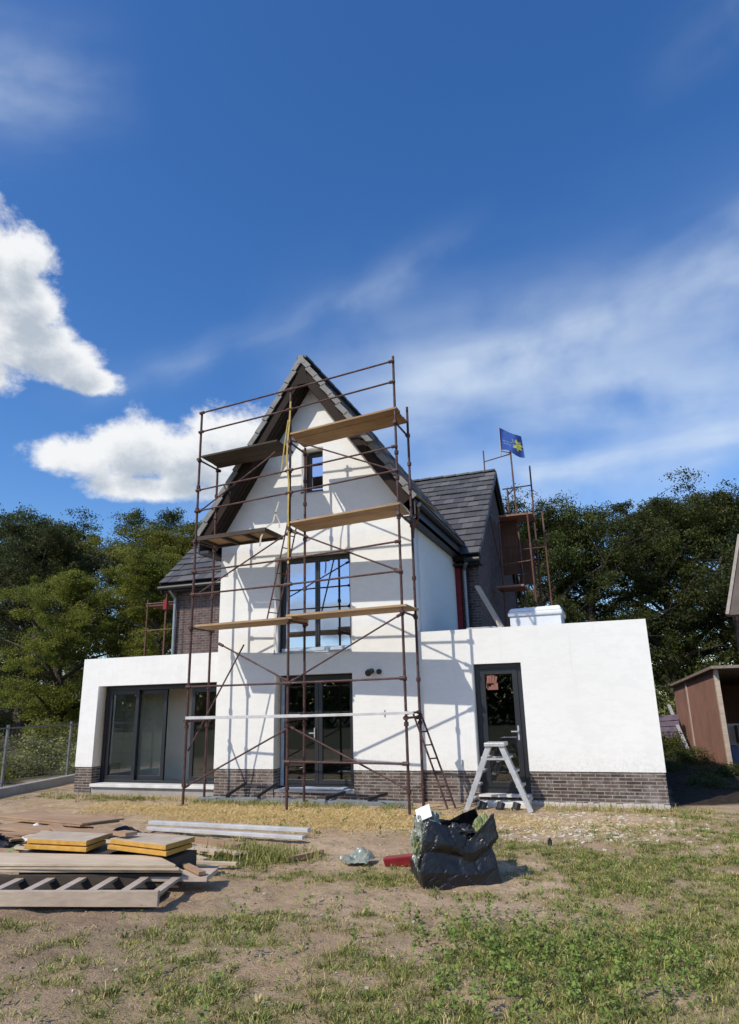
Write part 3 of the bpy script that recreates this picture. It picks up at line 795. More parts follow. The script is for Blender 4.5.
# decks -------------------------------------------------------------
def board_set(name, x0, x1, z0, z1, m, label, cat, n=3, y0=None, y1=None, t=.04, group='scaffold decks on the front scaffold', frame=False):
    mb = MB()
    for k in range(n):
        f0, f1 = k/n, (k+1)/n-.012
        def P(x, f, z): return (x, yo(x)-.03+f*.76, z)
        e0 = random.uniform(-.03, .03); e1 = random.uniform(-.03, .03); dz = random.uniform(-.004, .004)
        a, b = x0+e0, x1+e1
        mb.hexa([P(a, f0, z0+dz), P(b, f0, z1+dz), P(b, f1, z1+dz), P(a, f1, z0+dz), P(a, f0, z0+t+dz), P(b, f0, z1+t+dz), P(b, f1, z1+t+dz), P(a, f1, z0+t+dz)])
    o = mb.build(name, m, bevel=.004); tag(o, label, cat, group)
    return o
board_set('scaffold_deck', .14, 2.06, 6.91, 6.94, M['plankdark'], 'dark scaffold deck on the topmost lift, left of the yellow strap', 'scaffold deck')
board_set('scaffold_deck', 2.30, 4.63, 7.02, 7.13, M['plank2'], 'brown timber deck on the topmost lift, beside the gable peak', 'scaffold deck')
# framed short deck, second lift left
dk = empty('scaffold_deck', (1.0, -.85, 5.1), 'short framed grey deck with crossbars under its left bay', 'scaffold deck', 'scaffold decks on the front scaffold')
mb = MB()
def Pd(x, f, z): return (x, yo(x)-.02+f*.73, z)
x0, x1 = .17, 1.80
mb.hexa([Pd(x0, .06, 5.135), Pd(x1, .06, 5.135), Pd(x1, .94, 5.135), Pd(x0, .94, 5.135), Pd(x0, .06, 5.15), Pd(x1, .06, 5.15), Pd(x1, .94, 5.15), Pd(x0, .94, 5.15)])
mb.build('deck_panel', M['plank2'], dk)
mb = MB()
for f in (0, 1): mb.bar(Pd(x0, f, 5.11), Pd(x1, f, 5.11), .05, .08)
for k in range(4):
    x = x0+.03+k*(x1-x0-.06)/3; mb.bar(Pd(x, 0, 5.10), Pd(x, 1, 5.10), .06, .055)
mb.build('deck_frame', M['plankdark'], dk)
board_set('scaffold_deck', 2.30, 4.62, 5.16, 5.23, M['plank'], 'brown timber deck on the second lift above the large window', 'scaffold deck')
board_set('scaffold_deck', .17, 2.42, 3.30, 3.31, M['plank'], 'pale timber deck left of the middle post, below the large window head', 'scaffold deck')
board_set('scaffold_deck', 2.30, 4.70, 3.355, 3.37, M['plank'], 'pale timber deck across the large window, right of the middle post', 'scaffold deck')
mb = MB(); mb.bar((.12, yo(.12)-.07, 1.56), (2.62, yo(2.6)-.07, 1.565), .03, .055).bar((2.4, yo(2.4)-.105, 1.56), (4.78, yo(4.8)-.105, 1.585), .025, .045)
tag(mb.build('guard_plank', M['alupaint'], None, None, bevel=.004), 'long white plank clamped across the scaffold at door height', 'plank')
# yellow hoisting strap
mb = MB()
def ribbon(pts, w, t=.006):
    for i in range(len(pts)-1):
        mb.bar(pts[i], pts[i+1], w, t, (0, 1, .1))
sy = yo(2.33)-.045
ribbon([(2.35, sy, 7.75), (2.335, sy-.01, 7.3), (2.30, sy, 6.98), (2.285, sy-.02, 6.5), (2.33, sy, 6.0), (2.32, sy-.01, 5.4), (2.335, sy, 4.9), (2.33, sy, 4.36)], .036)
ribbon([(2.30, sy, 7.35), (2.22, sy+.02, 6.9), (2.16, sy+.05, 6.5), (2.13, sy+.03, 6.22)], .026)
tag(mb.build('hoist_strap', M['yellow']), 'yellow strap hanging down the middle scaffold post', 'strap')
mb = MB(); py = yo(1.9)-.02
ribbon([(1.93, py+.3, 5.75), (1.88, py+.25, 5.5), (1.86, py+.2, 5.3), (1.74, py+.1, 5.16), (1.70, py, 4.95), (1.68, py, 4.78)], .035)
ribbon([(1.88, py+.24, 5.52), (1.98, py+.24, 5.3), (2.0, py+.2, 5.17)], .03)
tag(mb.build('strap_loop', simple('pale_strap', (.50, .47, .38), (.38, .35, .28), 10, .8)), 'pale loose strap draped over the short framed deck', 'strap')

def ladder(name, foot, top, side, n, r, m, label):
    """foot / top: middle of the rails; side: half vector between rails"""
    f, t, s = Vector(foot), Vector(top), Vector(side)
    root = empty(name, foot, label, 'ladder')
    for q in (-1, 1):
        mb = MB(); mb.tube(f+s*q, t+s*q, r, 8); mb.build('rail', m, root)
    for k in range(n):
        p = f+(t-f)*((k+.6)/n); mb = MB(); mb.tube(p-s, p+s, r*.75, 6); mb.build('rung', m, root)
    return root
ladder('ladder', (1.70, -.78, 3.37), (2.20, -.86, 5.40), (.05, .11, 0), 8, .015, M['rust2'], 'brown ladder leaning up between the middle decks of the scaffold')
ladder('ladder', (5.17, -.86, .03), (4.62, -.80, 1.56), (.055, .05, 0), 7, .018, M['rust'], 'rusty ladder leaning against the right end of the scaffold')

# channel along the foot of the gable with props
mb = MB(); mb.box(-.05, 4.35, -.52, -.36, -.04, .05).box(-.05, 4.35, -.54, -.52, -.04, .06).box(-.05, 4.35, -.36, -.34, -.04, .06)
tag(mb.build('drain_channel', simple('blue_grey_channel', (.24, .26, .265), (.15, .165, .165), 5, .7), bevel=.006), 'grey drain channel laid along the foot of the gable', 'drain channel')
for i, (x, lb) in enumerate(((.62, 'black prop leaning on the drain channel, nearest the sliding doors'), (1.30, 'black prop lying beside the double door threshold, left side'), (2.72, 'black wooden prop on the drain channel before the double door'), (3.55, 'black prop on the drain channel right of the double door'))):
    mb = MB(); mb.bar((x, -.50, .09), (x+.26, -.18, .30 if i < 2 else .16), .05, .05).bar((x+.02, -.46, .0), (x+.02, -.46, .13), .05, .06)
    tag(mb.build('prop', M['gutter']), lb, 'prop', 'props along the drain channel')
# step blocks before the side door
mb = MB(); mb.box(5.50, 6.38, -.36, -.04, -.02, .07); tag(mb.build('door_step', M['sill'], bevel=.01), 'pale concrete step under the single side door', 'step')
for x, lb in ((5.62, 'left'), (5.92, 'middle'), (6.18, 'right')):
    mb = MB(); mb.tube((x, -.55, gh(x, -.55)), (x+.03, -.52, .10), .065, 12).tube((x, -.55, .0), (x, -.55, .03), .075, 12)
    tag(mb.build('can', M['gutter']), f'small black can before the side door step, {lb} one of three', 'can', 'cans before the side door')

# ------------------------------------------------------------------ stepladder
st = empty('stepladder', (5.93, -.52, 0), 'grey aluminium stepladder standing open before the side door', 'stepladder')
def srail(p0, p1, w=.085): MB().bar(p0, p1, w, .035, (0, 1, 0)).build('rail', M['alu'], st, bevel=.004)
for sgn, foot in ((-1, 5.40), (1, 6.46)):
    tops = 5.93+sgn*.10
    for y, dx in ((-.72, .0), (-.30, -.07)):
        srail((foot+dx, y*1.06, gh(foot, y)), (tops+dx*.6, y*.9-.05, 1.02))
    for k in range(4):
        f = (k+.7)/4.6; x = foot+(tops-foot)*f; z = 1.02*f
        mb = MB(); mb.box(x-.06, x+.05, -.74+.03*f, -.30, z-.018, z+.016); mb.build('tread', M['alu'], st)
mb = MB(); mb.box(5.76, 6.10, -.75, -.33, 1.0, 1.06); mb.build('platform', M['alu'], st, bevel=.006)
for y in (-.72, -.30): MB().bar((5.70, y, .80), (6.12, y, .80), .02, .03).build('spreader', M['alu'], st)

# ------------------------------------------------------------------ black bag
bag = empty('rubble_bag', (6.25, -5.15, 0), 'big black rubble bag stuffed with plastic film on the grass', 'bag')
def bag_mesh():
    """creased plastic: a coarse cage of corner points, filled with flat triangular facets and a fine crinkle"""
    rd = random.Random(5); c = Vector((6.22, -5.14, gh(6.2, -5.1)-.01)); ang = R(27)
    cols = [(-1, -1), (-.35, -1.04), (.3, -1.02), (1, -1), (1.04, -.1), (1, 1), (.1, 1.04), (-1, 1), (-1.05, .3), (-1.03, -.4)]
    top = [.67, .55, .43, .69, .52, .66, .55, .60, .42, .36]
    rows = [(0, 1.05), (.30, 1.08), (.52, .93), (.74, 1.03), (1, .86)]
    G = []
    for f, sc in rows:
        line = []
        for k, (x, y) in enumerate(cols):
            corner = abs(x) > .9 and abs(y) > .9
            w = sc*(1.03 if corner else 1)*(1+rd.uniform(-.07, .07)*(0 if f == 0 else 1))
            if f == 1 and corner: w *= 1.06
            z = top[k]*f*(1+(rd.uniform(-.10, .10) if 0 < f < 1 else 0))
            line.append(Vector((x*.37*w, y*.31*w, z)))
        G.append(line)
    nc = len(cols); n = 11; vs = []; W_ = nc*n
    def P(u, v):
        r = min(int(v), len(rows)-2); fv = v-r; k = int(u) % nc; fu = u-int(u)
        a, b, d, e = G[r][k], G[r][(k+1) % nc], G[r+1][k], G[r+1][(k+1) % nc]
        if (k+r) % 2:
            return a+(b-a)*fu+(d-a)*fv if fu+fv <= 1 else e+(d-e)*(1-fu)+(b-e)*(1-fv)
        return a+(b-a)*fu+(e-b)*fv if fu >= fv else a+(d-a)*fv+(e-d)*fu
    H = (len(rows)-1)*n
    grid = [[P(p/n, q/n) for p in range(W_)] for q in range(H+1)]
    for _ in range(2):      # soften the creases a little
        grid = [[grid[q][p] if q in (0, H) else (grid[q][p]*2+grid[q][p-1]+grid[q][(p+1) % W_]+grid[q-1][p]+grid[q+1][p])/6 for p in range(W_)] for q in range(H+1)]
    for q in range(H+1):
        for p in range(W_):
            o = grid[q][p]; t = q/H; s_ = Vector((o.x, o.y, 0)).normalized()
            w = .022*fbm(o.x*2.2+o.z, o.y*2.2-o.z*.6, 1.6, 21, 3)
            w -= .010*max(0, 1-abs(mnoise.noise(Vector((o.x*5+o.z*4, o.y*5, o.z*6-o.x*3))))*7)*(1 if q > 2 else 0)
            w -= .005*max(0, 1-abs(mnoise.noise(Vector((o.x*7-o.z*7+4, o.y*7, o.z*5+3))))*6)*(1 if q > 2 else 0)
            o = o+s_*w+Vector((0, 0, .03*fbm(o.x, o.y, 6, 25, 2)*t))
            vs.append(c+Vector((o.x*math.cos(ang)-o.y*math.sin(ang), o.x*math.sin(ang)+o.y*math.cos(ang), o.z)))
    fs = [(q*W_+p, q*W_+(p+1) % W_, (q+1)*W_+(p+1) % W_, (q+1)*W_+p) for q in range(H) for p in range(W_)]
    fs.append(tuple(range(W_-1, -1, -1)))
    return MB().add(vs, fs)
ob = bag_mesh().build('bag_body', M['bag'], bag)
so = ob.modifiers.new('thickness', 'SOLIDIFY'); so.thickness = .008
def lump(c, rx, ry, rz, seed, name, m, amp=.4, n=22):
    vs = []; fs = []
    for j in range(n+1):
        p = math.pi*j/n
        for i in range(n*2):
            a = math.pi*i/n
            d = Vector((math.sin(p)*math.cos(a), math.sin(p)*math.sin(a), math.cos(p)))
            q_, _r = mnoise.voronoi(d*2.6+Vector((seed, 0, 0)))
            k = 1+amp*mnoise.noise(d*2.2+Vector((seed, 0, 0)))+amp*.6*abs(mnoise.noise(d*5+Vector((0, seed, 0))))-.16*math.exp(-(q_[1]-q_[0])/.12)
            vs.append(Vector(c)+Vector((d.x*rx, d.y*ry, d.z*rz))*k)
    for j in range(n):
        for i in range(n*2): fs.append((j*2*n+i, j*2*n+(i+1) % (2*n), (j+1)*2*n+(i+1) % (2*n), (j+1)*2*n+i))
    return MB().add(vs, fs).build(name, m, bag)
lump((5.98, -5.30, .44), .14, .13, .19, 3, 'film_bundle', M['clearfilm'], .55, 34)
lump((5.91, -5.28, .25), .08, .12, .18, 8, 'film_bundle', M['clearfilm'], .6, 34)
lump((5.88, -5.36, .33), .035, .05, .10, 18, 'film_bundle', M['greenfilm'], .6)
lump((6.28, -5.05, .36), .24, .2, .12, 12, 'film_bundle', M['bag'])
lump((6.52, -5.0, .40), .12, .12, .17, 15, 'film_bundle', M['greenfilm'])
mb = MB(); mb.obox((5.97, -5.36, .635), (.075, .01, .03), (-.03, .06, .05), (.0, -.003, .002)); mb.build('paper_sheet', M['paper'], bag)

# ------------------------------------------------------------------ pile of materials, left
fr = empty('pallet', (3.0, -7.05, 0), 'grey slatted wooden pallet lying at the front of the pile', 'pallet')
A0, A1 = Vector((1.9, -7.50, .10)), Vector((3.92, -6.98, .10)); B0, B1 = Vector((1.7, -6.98, .10)), Vector((3.72, -6.36, .10))
MB().bar(A0, A1, .045, .13).build('beam', M['greywood'], fr, bevel=.004)
tag(MB().bar(B0, B1, .045, .13).build('beam', M['plankdark'], fr, bevel=.004), 'rear beam coloured dark in place of shade')  # rear beam coloured dark in place of the shade behind the slats
for k in range(7):
    f = .06+k*.152
    MB().bar(A0.lerp(A1, f)+Vector((0, .03, .03)), B0.lerp(B1, f+.02)+Vector((0, -.03, .03)), .085, .028).build('slat', M['greywood'], fr, bevel=.003)
def sheet(name, pts, z0, z1, m, label, cat, group=None, n=1, parent=None):
    mb = MB()
    for k in range(n):
        a = z0+(z1-z0)*k/n; b = z0+(z1-z0)*(k+.9)/n
        j = [(p[0]+(random.uniform(-.07, .07) if n > 1 else 0), p[1]+(random.uniform(-.045, .045) if n > 1 else 0)) for p in pts]
        mb.hexa([(*q, a) for q in j]+[(*q, b) for q in j])
    o = mb.build(name, m, parent, None, bevel=.004)
    if parent is None: tag(o, label, cat, group)
    return o
sheet('plywood_stack', [(1.5, -6.98), (3.78, -6.47), (3.35, -6.18), (1.2, -6.52)], .185, .275, M['palewood'], 'stack of pale plywood sheets lying on the grey pallet', 'plywood', None, 3)
mb = MB(); mb.hexa([(1.8, -7.44, .012), (3.80, -6.92, .012), (3.62, -6.42, .012), (1.65, -6.95, .012), (1.8, -7.44, .028), (3.80, -6.92, .028), (3.62, -6.42, .028), (1.65, -6.95, .028)])  # dark sheet added to stand in for shade between the slats
tag(mb.build('shade_sheet', M['plankdark']), 'dark sheet added as shade on the ground under the slatted pallet', 'board')
def insul(pts, z0, z1, label):
    c = np.mean(np.array(pts), 0)
    e = empty('insulation_board', (c[0], c[1], z0), label, 'insulation board', 'yellow insulation boards in the pile')
    n = 2
    for k in range(n):
        a = z0+(z1-z0)*k/n; b = z0+(z1-z0)*(k+1)/n-.003
        j = [(p[0]+.02*k*(-1)**i, p[1]+.015*k) for i, p in enumerate(pts)]
        mb = MB(); mb.hexa([(*q, a+.004) for q in j]+[(*q, b-.004) for q in j]); mb.build('foam_core', M['foam'], e, bevel=.006)
        if k == n-1:
            mb = MB(); mb.hexa([(*q, b-.004) for q in j]+[(*q, b+.004) for q in j]); mb.build('facing', M['facing'], e)
insul([(1.66, -6.36), (2.50, -6.34), (2.40, -5.92), (1.50, -5.95)], .29, .40, 'yellow insulation board with grey facing, left one on the pile')
insul([(2.62, -6.16), (3.50, -6.32), (3.50, -5.86), (2.75, -5.80)], .29, .40, 'yellow insulation board under an offcut, right one on the pile')
mb = MB(); mb.obox((2.78, -6.08, .445), (.10, -.02, 0), (.03, .06, 0), (0, 0, .018)); tag(mb.build('offcut', M['osb']), 'small brown board offcut on the right insulation board', 'offcut')
mb = MB(); mb.obox((2.3, -6.0, .13), (.7, .05, 0), (0, .28, 0), (0, 0, .13))
tag(mb.build('board_stack', M['plankdark']), 'dark weathered boards stacked beneath the left yellow insulation board', 'boards')
mb = MB(); mb.obox((3.1, -6.05, .13), (.42, .03, 0), (0, .22, 0), (0, 0, .13))
tag(mb.build('board_stack', M['plankdark']), 'dark weathered boards stacked beneath the right yellow insulation board', 'boards')
mb = MB(); mb.bar((1.1, -3.42, .09), (3.82, -3.56, .10), .10, .05); tag(mb.build('profile', M['alupaint'], bevel=.004), 'long white profile lying behind the pile, farther one', 'profile', 'white profiles by the pile')
mb = MB(); mb.bar((1.25, -3.66, .05), (3.88, -3.86, .06), .08, .045); tag(mb.build('profile', M['alupaint'], bevel=.004), 'long white profile lying behind the pile, nearer one', 'profile', 'white profiles by the pile')
mb = MB(); mb.bar((1.7, -4.15, .05), (3.36, -4.58, .06), .16, .07); tag(mb.build('timber', M['osb'], bevel=.004), 'tan squared timber lying beside the grass tuft', 'timber')
mb = MB(); mb.bar((1.6, -4.45, .04), (3.2, -4.85, .04), .14, .05); tag(mb.build('timber', M['palewood'], bevel=.004), 'pale thin timber in front of the tan one, behind the insulation', 'timber')
sheet('fibre_board', [(-.9, -4.5), (1.0, -4.75), (1.35, -4.3), (-.6, -3.95)], .24, .29, M['osb'], 'brown curling board topmost at the back of the pile', 'board', None, 2)
sheet('fibre_board', [(-.6, -4.9), (1.5, -5.2), (1.7, -4.8), (-.3, -4.5)], .15, .22, M['osb'], 'brown board lower down in the pile beneath the curling one', 'board', None, 2)
def laths(n, cx, cy, sx, sy, ln, z0, z1, w, m, label, group):
    for k in range(n):
        x = cx+random.uniform(-sx, sx); y = cy+random.uniform(-sy, sy); a = random.uniform(-.75, .45); L_ = ln*random.uniform(.5, 1.2)
        d = Vector((math.cos(a), math.sin(a), random.uniform(-.06, .06)))*L_/2; c = Vector((x, y, z0+(z1-z0)*k/n))
        tag(MB().bar(c-d, c+d, w*random.uniform(.6, 1.2), .025).build('lath', m), label, 'lath', group)
laths(9, .9, -4.75, .7, .35, 1.3, .04, .16, .10, M['plankdark'], 'dark scrap lath in the jumble behind the insulation boards', 'dark scrap laths')
laths(7, 1.4, -5.2, .8, .4, 1.0, .05, .18, .08, M['palewood'], 'pale scrap lath in the jumble behind the insulation boards', 'pale scrap laths')
laths(6, 2.4, -4.6, .7, .3, 1.2, .03, .10, .09, M['greywood'], 'grey scrap lath between the white profiles and the insulation boards', 'grey scrap laths')
laths(14, .5, -4.95, 1.3, .65, 1.4, .05, .28, .18, M['osb'], 'tan board among the scattered timber at the back of the pile', 'tan boards in the pile')
laths(11, 1.8, -5.3, .9, .4, 1.1, .05, .26, .12, M['palewood'], 'pale board among the scattered timber behind the insulation', 'pale boards in the pile')
laths(8, 3.2, -5.2, .5, .45, .6, .03, .06, .07, M['palewood'], 'short pale batten scattered by the grass tuft', 'short pale battens')
laths(4, .2, -5.6, .6, .3, .8, .04, .14, .12, M['osb'], 'brown scrap lath at the far left of the pile', 'brown scrap laths')
def crumple(name, c, w, d, h, m, label, cat, seed):
    n = 16; vs = []; fs = []
    for j in range(n+1):
        for i in range(n+1):
            x = (i/n-.5)*w; y = (j/n-.5)*d
            e = max(abs(i/n-.5), abs(j/n-.5))*2
            z = h*(.5+.9*fbm(x*3, y*3, 1.6, seed, 3))*(1-.6*e**3)
            vs.append((c[0]+x*(1+.2*fbm(y, z, 3, seed)), c[1]+y, gh(c[0], c[1])+max(.012, z)))
    for j in range(n):
        for i in range(n): fs.append((j*(n+1)+i, j*(n+1)+i+1, (j+1)*(n+1)+i+1, (j+1)*(n+1)+i))
    o = MB().add(vs, fs).build(name, m); s = o.modifiers.new('t', 'SOLIDIFY'); s.thickness = .008
    tag(o, label, cat); return o
crumple('plastic_sheet', (.15, -4.75), 1.0, .6, .30, M['paper'], 'crumpled white plastic sheet at the left of the pile', 'plastic sheet', 31)
crumple('tarpaulin', (-.2, -5.15), 1.2, .5, .28, M['bag'], 'crumpled black tarpaulin at the far left of the pile', 'tarpaulin', 33)
crumple('tarpaulin', (1.25, -4.2), .8, .45, .20, M['gutter'], 'small dark tarpaulin heaped beside the white profiles', 'tarpaulin', 37)
crumple('packaging', (.75, -5.55), .5, .4, .16, M['greenfilm'], 'yellow-green packaging crushed at the left insulation board', 'packaging', 39)
mb = MB(); mb.obox((3.75, -6.20, .17), (.20, -.14, .0), (.02, .03, 0), (0, 0, .015)); tag(mb.build('lath', M['osb']), 'short tan lath sticking out beside the plywood stack', 'lath')
mb = MB(); mb.obox((3.62, -6.25, .12), (.34, .08, 0), (-.05, .18, 0), (0, 0, .02)); tag(mb.build('loose_board', M['greywood']), 'grey loose board end under the plywood stack corner', 'board')
mb = MB(); mb.bar((4.16, -4.93, .03+gh(4.2, -4.9)), (4.42, -4.47, .05+gh(4.4, -4.5)), .07, .045); tag(mb.build('stick', M['osb']), 'short brown stick lying on the sand by the grass tuft', 'stick')
# crushed grey plastic tray
crumple('crushed_tray', (5.0, -4.8), .34, .26, .20, M['clearfilm'], 'crushed grey plastic tray on the sand left of the black bag', 'tray', 45)
mb = MB(); mb.hexa([(5.38, -4.93, gh(5.4, -4.9)), (5.74, -4.80, gh(5.7, -4.8)), (5.70, -4.68, .0), (5.36, -4.80, .0), (5.36, -4.95, .09), (5.78, -4.80, .12), (5.74, -4.66, .12), (5.34, -4.80, .09)])
tag(mb.build('red_tub', M['redplastic'], bevel=.012), 'flat dark red plastic tub beside the black bag', 'tub')
mb = MB(); x, y = 7.0, -3.3; mb.tube((x, y, gh(x, y)), (x, y, gh(x, y)+.07), .028, 10).tube((x, y, gh(x, y)+.07), (x+.005, y, gh(x, y)+.09), .015, 8)
tag(mb.build('bottle', M['gutter']), 'tiny dark bottle standing among the pale chips', 'bottle')

# ------------------------------------------------------------------ flat roof items, right wing
sk = empty('roof_light', (6.5, 2.3, 2.98), 'white box roof light on the flat right wing', 'roof light')
mb = MB(); mb.box(5.98, 7.04, 1.95, 2.9, 2.982, 3.46); mb.build('kerb', M['dome'], sk, bevel=.01)
mb = MB(); mb.box(5.94, 7.08, 1.91, 2.94, 3.46, 3.56).hexa([(5.95, 1.92, 3.56), (7.07, 1.92, 3.56), (7.07, 2.93, 3.56), (5.95, 2.93, 3.56), (6.0, 1.98, 3.64), (7.03, 1.98, 3.66), (7.03, 2.87, 3.66), (6.0, 2.87, 3.64)])
mb.build('lid', M['dome'], sk, bevel=.03)
mb = MB(); mb.bar((5.96, 1.5, 3.0), (5.36, 1.75, 4.15), .16, .05); tag(mb.build('roof_plank', M['greywood'], bevel=.004), 'grey weathered plank leaning up from the flat roof', 'plank')
mb = MB(); mb.box(5.15, 5.9, 1.3, 1.9, 2.982, 3.22); tag(mb.build('board_pile', M['grey_board'], bevel=.004), 'light grey boards piled on the flat roof beside the plank', 'boards')
mb = MB(); mb.obox((4.95, 1.6, 3.10), (.26, .05, .04), (0, .2, 0), (0, 0, .11)); tag(mb.build('roof_roll', M['gutter'], bevel=.02), 'dark roll of roofing felt on the flat roof by the gable', 'roofing roll')

# ------------------------------------------------------------------ scaffold at the end gable, flag
sr = empty('scaffold', (5.8, 7, 2.98), 'brown scaffold with hoardings beside the brick end gable, bearing the flag', 'scaffold')
def sp(p0, p1, name, r=.026): MB().tube(p0, p1, r, 8).build(name, M['rust2'], sr)
sp((5.78, 7, 2.0), (5.68, 7, 9.15), 'post'); sp((4.1, 11.6, 2), (4.1, 11.6, 11.0), 'post'); sp((4.1, 11.6, 10.55), (5.68, 7, 9.02), 'rail', .02); sp((5.30, 8.6, 2), (5.28, 8.6, 8.4), 'post'); sp((6.1, 8.0, 2), (6.12, 8.0, 8.9), 'post'); sp((6.35, 8.2, 2), (6.35, 8.2, 7.6), 'post'); sp((6.15, 6.2, 2), (6.1, 6.2, 6.9), 'post'); sp((5.3, 6.0, 2), (5.3, 6.0, 6.6), 'post'); sp((6.45, 7.4, 2), (6.42, 7.4, 7.2), 'post')
sp((5.35, 7.0, 7.92), (6.12, 8.0, 8.25), 'rail', .02); sp((5.7, 7, 7.9), (5.28, 8.6, 8.2), 'rail', .02)
sp((5.3, 6.0, 5.4), (6.12, 6.2, 5.5), 'rail', .02); sp((5.7, 7, 6.0), (6.42, 7.4, 6.1), 'rail', .02)
for (x0, x1, y, za, zb, nm) in ((5.12, 5.66, 7.1, 5.30, 6.95, 'hoarding'), (5.55, 6.05, 7.6, 5.05, 6.4, 'hoarding')):
    mb = MB(); n = 4
    for k in range(n):
        a = za+(zb-za)*k/n; mb.box(x0, x1, y+.006*k, y+.03+.006*k, a, a+(zb-za)/n-.01)
    mb.build(nm, M['hoard'], sr)
mb = MB()
for k in range(3): mb.box(5.15, 5.9, 5.6+.3*k, 5.88+.3*k, 4.70, 4.75)
mb.build('deck_boards', M['shedboard'], sr)
mb = MB()
for k in range(3): mb.box(5.2, 6.2, 6.6+.3*k, 6.88+.3*k, 6.95, 7.0)
mb.build('deck_boards', M['shedboard'], sr)
sp((5.05, 6.1, 6.9), (5.35, 6.1, 4.7), 'brace', .022)
fl = empty('flag', (5.68, 7, 9.15), 'blue flag with a yellow star flying from the rear scaffold post', 'flag')
P4 = [Vector((5.40, 7.03, 9.92)), Vector((6.05, 6.9, 9.50)), Vector((6.10, 6.9, 8.82)), Vector((5.38, 7.03, 9.22))]
def flag_pt(s, t):
    p = P4[0].lerp(P4[1], s).lerp(P4[3].lerp(P4[2], s), t)
    return p+Vector((0, .10*math.sin(s*6.5+t*1.8), .045*math.sin(s*6+.5)))
mb = MB(); n = 14
vs = [flag_pt(i/n, j/n) for j in range(n+1) for i in range(n+1)]
mb.add(vs, [(j*(n+1)+i, j*(n+1)+i+1, (j+1)*(n+1)+i+1, (j+1)*(n+1)+i) for j in range(n) for i in range(n)])
fo = mb.build('cloth', simple('blue_flag_cloth', (.03, .085, .33), (.02, .06, .24), 5, .7), fl); fo.modifiers.new('t', 'SOLIDIFY').thickness = .006
mb = MB()
def patch(fn, off=-.012): mb.add([flag_pt(*q)+Vector((0, off, 0)) for q in fn], [tuple(range(len(fn)))])
sc_ = []
for k in range(16):
    a = 2*math.pi*k/16; r = (.265 if k % 2 == 0 else .15); sc_.append((.76+r*math.cos(a), .50+r*1.1*math.sin(a)))
for k in range(16): patch([(.76, .5), sc_[k], sc_[(k+1) % 16]])
e = mb.build('star', simple('yellow_print', (.56, .56, .10), (.42, .46, .12), 8, .7), fl); e.modifiers.new('t', 'SOLIDIFY').thickness = .004
mb = MB()
for k, (a, b, t) in enumerate(((.12, .44, .52), (.16, .50, .64))):
    for q in range(5):
        s0 = a+(b-a)*q/5; s1 = s0+(b-a)/5*.7; patch([(s0, t), (s1, t), (s1, t+.06), (s0, t+.06)])
e = mb.build('pale_print', simple('pale_blue_print', (.14, .24, .46), (.1, .18, .36), 8, .7), fl); e.modifiers.new('t', 'SOLIDIFY').thickness = .004
MB().tube((5.385, 7.06, 9.0), (5.385, 7.06, 10.0), .012, 6).build('flag_stick', M['greywood'], fl)
MB().bar((5.385, 7.06, 9.18), (5.70, 7.02, 9.05), .03, .03).build('bracket', M['rust2'], fl)

# scaffold behind the garden room, left
sl = empty('scaffold', (-5.1, 4.6, 0), 'small brown scaffold behind the flat left wing by the downpipe', 'scaffold')
for x, y, t in ((-5.45, 4.5, 5.0), (-4.76, 4.5, 5.2), (-5.45, 5.4, 5.2), (-4.76, 5.4, 5.3)):
    MB().tube((x, y, 0), (x, y, t), .025, 8).build('post', M['rust2'], sl)
for z in (4.87, 4.05): MB().tube((-5.5, 4.47, z), (-4.3, 4.47, z), .02, 8).build('rail', M['rust2'], sl)
mb = MB(); mb.box(-5.5, -4.3, 4.5, 5.4, 4.80, 4.84); mb.build('deck_boards', M['shedboard'], sl)
MB().box(-4.82, -4.70, 4.42, 4.46, 4.65, 4.95).build('red_clamp', M['red'], sl)

# ------------------------------------------------------------------ shed, neighbour, clutter (right)
sh = empty('shed', (11, 10, 0), 'open-fronted red-brown shed at the right edge', 'shed')
F0 = Vector((10.36, 7.03, 0)); B0_ = Vector((9.72, 13.9, 0)); dv = (B0_-F0).normalized(); nv_ = Vector((dv.y, -dv.x, 0))
def SP(a, b, z): return F0+dv*a+nv_*b+Vector((0, 0, z))
Ls = 6.6
def swall(a0, a1, b0, b1, zb, z0, z1, name, m):
    p = [SP(a0, b0, zb), SP(a1, b0, zb), SP(a1, b1, zb), SP(a0, b1, zb), SP(a0, b0, z0), SP(a1, b0, z1), SP(a1, b1, z1), SP(a0, b1, z0)]
    return MB().hexa(p).build(name, m, sh)
swall(.10, 4.1, 0, .03, .0, 2.38, 2.24, 'board_wall', M['shedboard']); swall(4.22, Ls, 0, .03, .1, 2.20, 2.08, 'board_wall', M['shedboard'])
swall(4.1, 4.22, -.03, .05, 0, 2.26, 2.26, 'post', simple('pale_post', (.52, .42, .36), None, 5, .8)); swall(0, .10, -.03, .08, 0, 2.42, 2.42, 'post', M['greywood'])
swall(Ls, Ls+.03, 0, 3, 0, 2.08, 2.08, 'board_wall', M['shedboard']); swall(1.2, Ls, 3, 3.03, 0, 2.3, 2.08, 'board_wall', M['shedboard'])
swall(0, .1, 2.9, 3.0, 0, 2.42, 2.42, 'post', M['greywood'])
p = [SP(-.25, -.12, 2.40), SP(Ls+.15, -.12, 2.06), SP(Ls+.15, 3.2, 2.06), SP(-.25, 3.2, 2.40)]
MB().hexa(p+[q+Vector((0, 0, .07)) for q in p]).build('roof', simple('weathered_roof_board', (.34, .27, .21), (.22, .17, .13), 5, .8), sh)
it = empty('storage_rack', SP(1.2, .5, 0), 'rack of dull boxes standing inside the open shed', 'rack')
MB().obox(SP(1.4, 1.0, .5), dv*.3, nv_*.7, (0, 0, .5)).build('rack_body', M['greywood'], it)
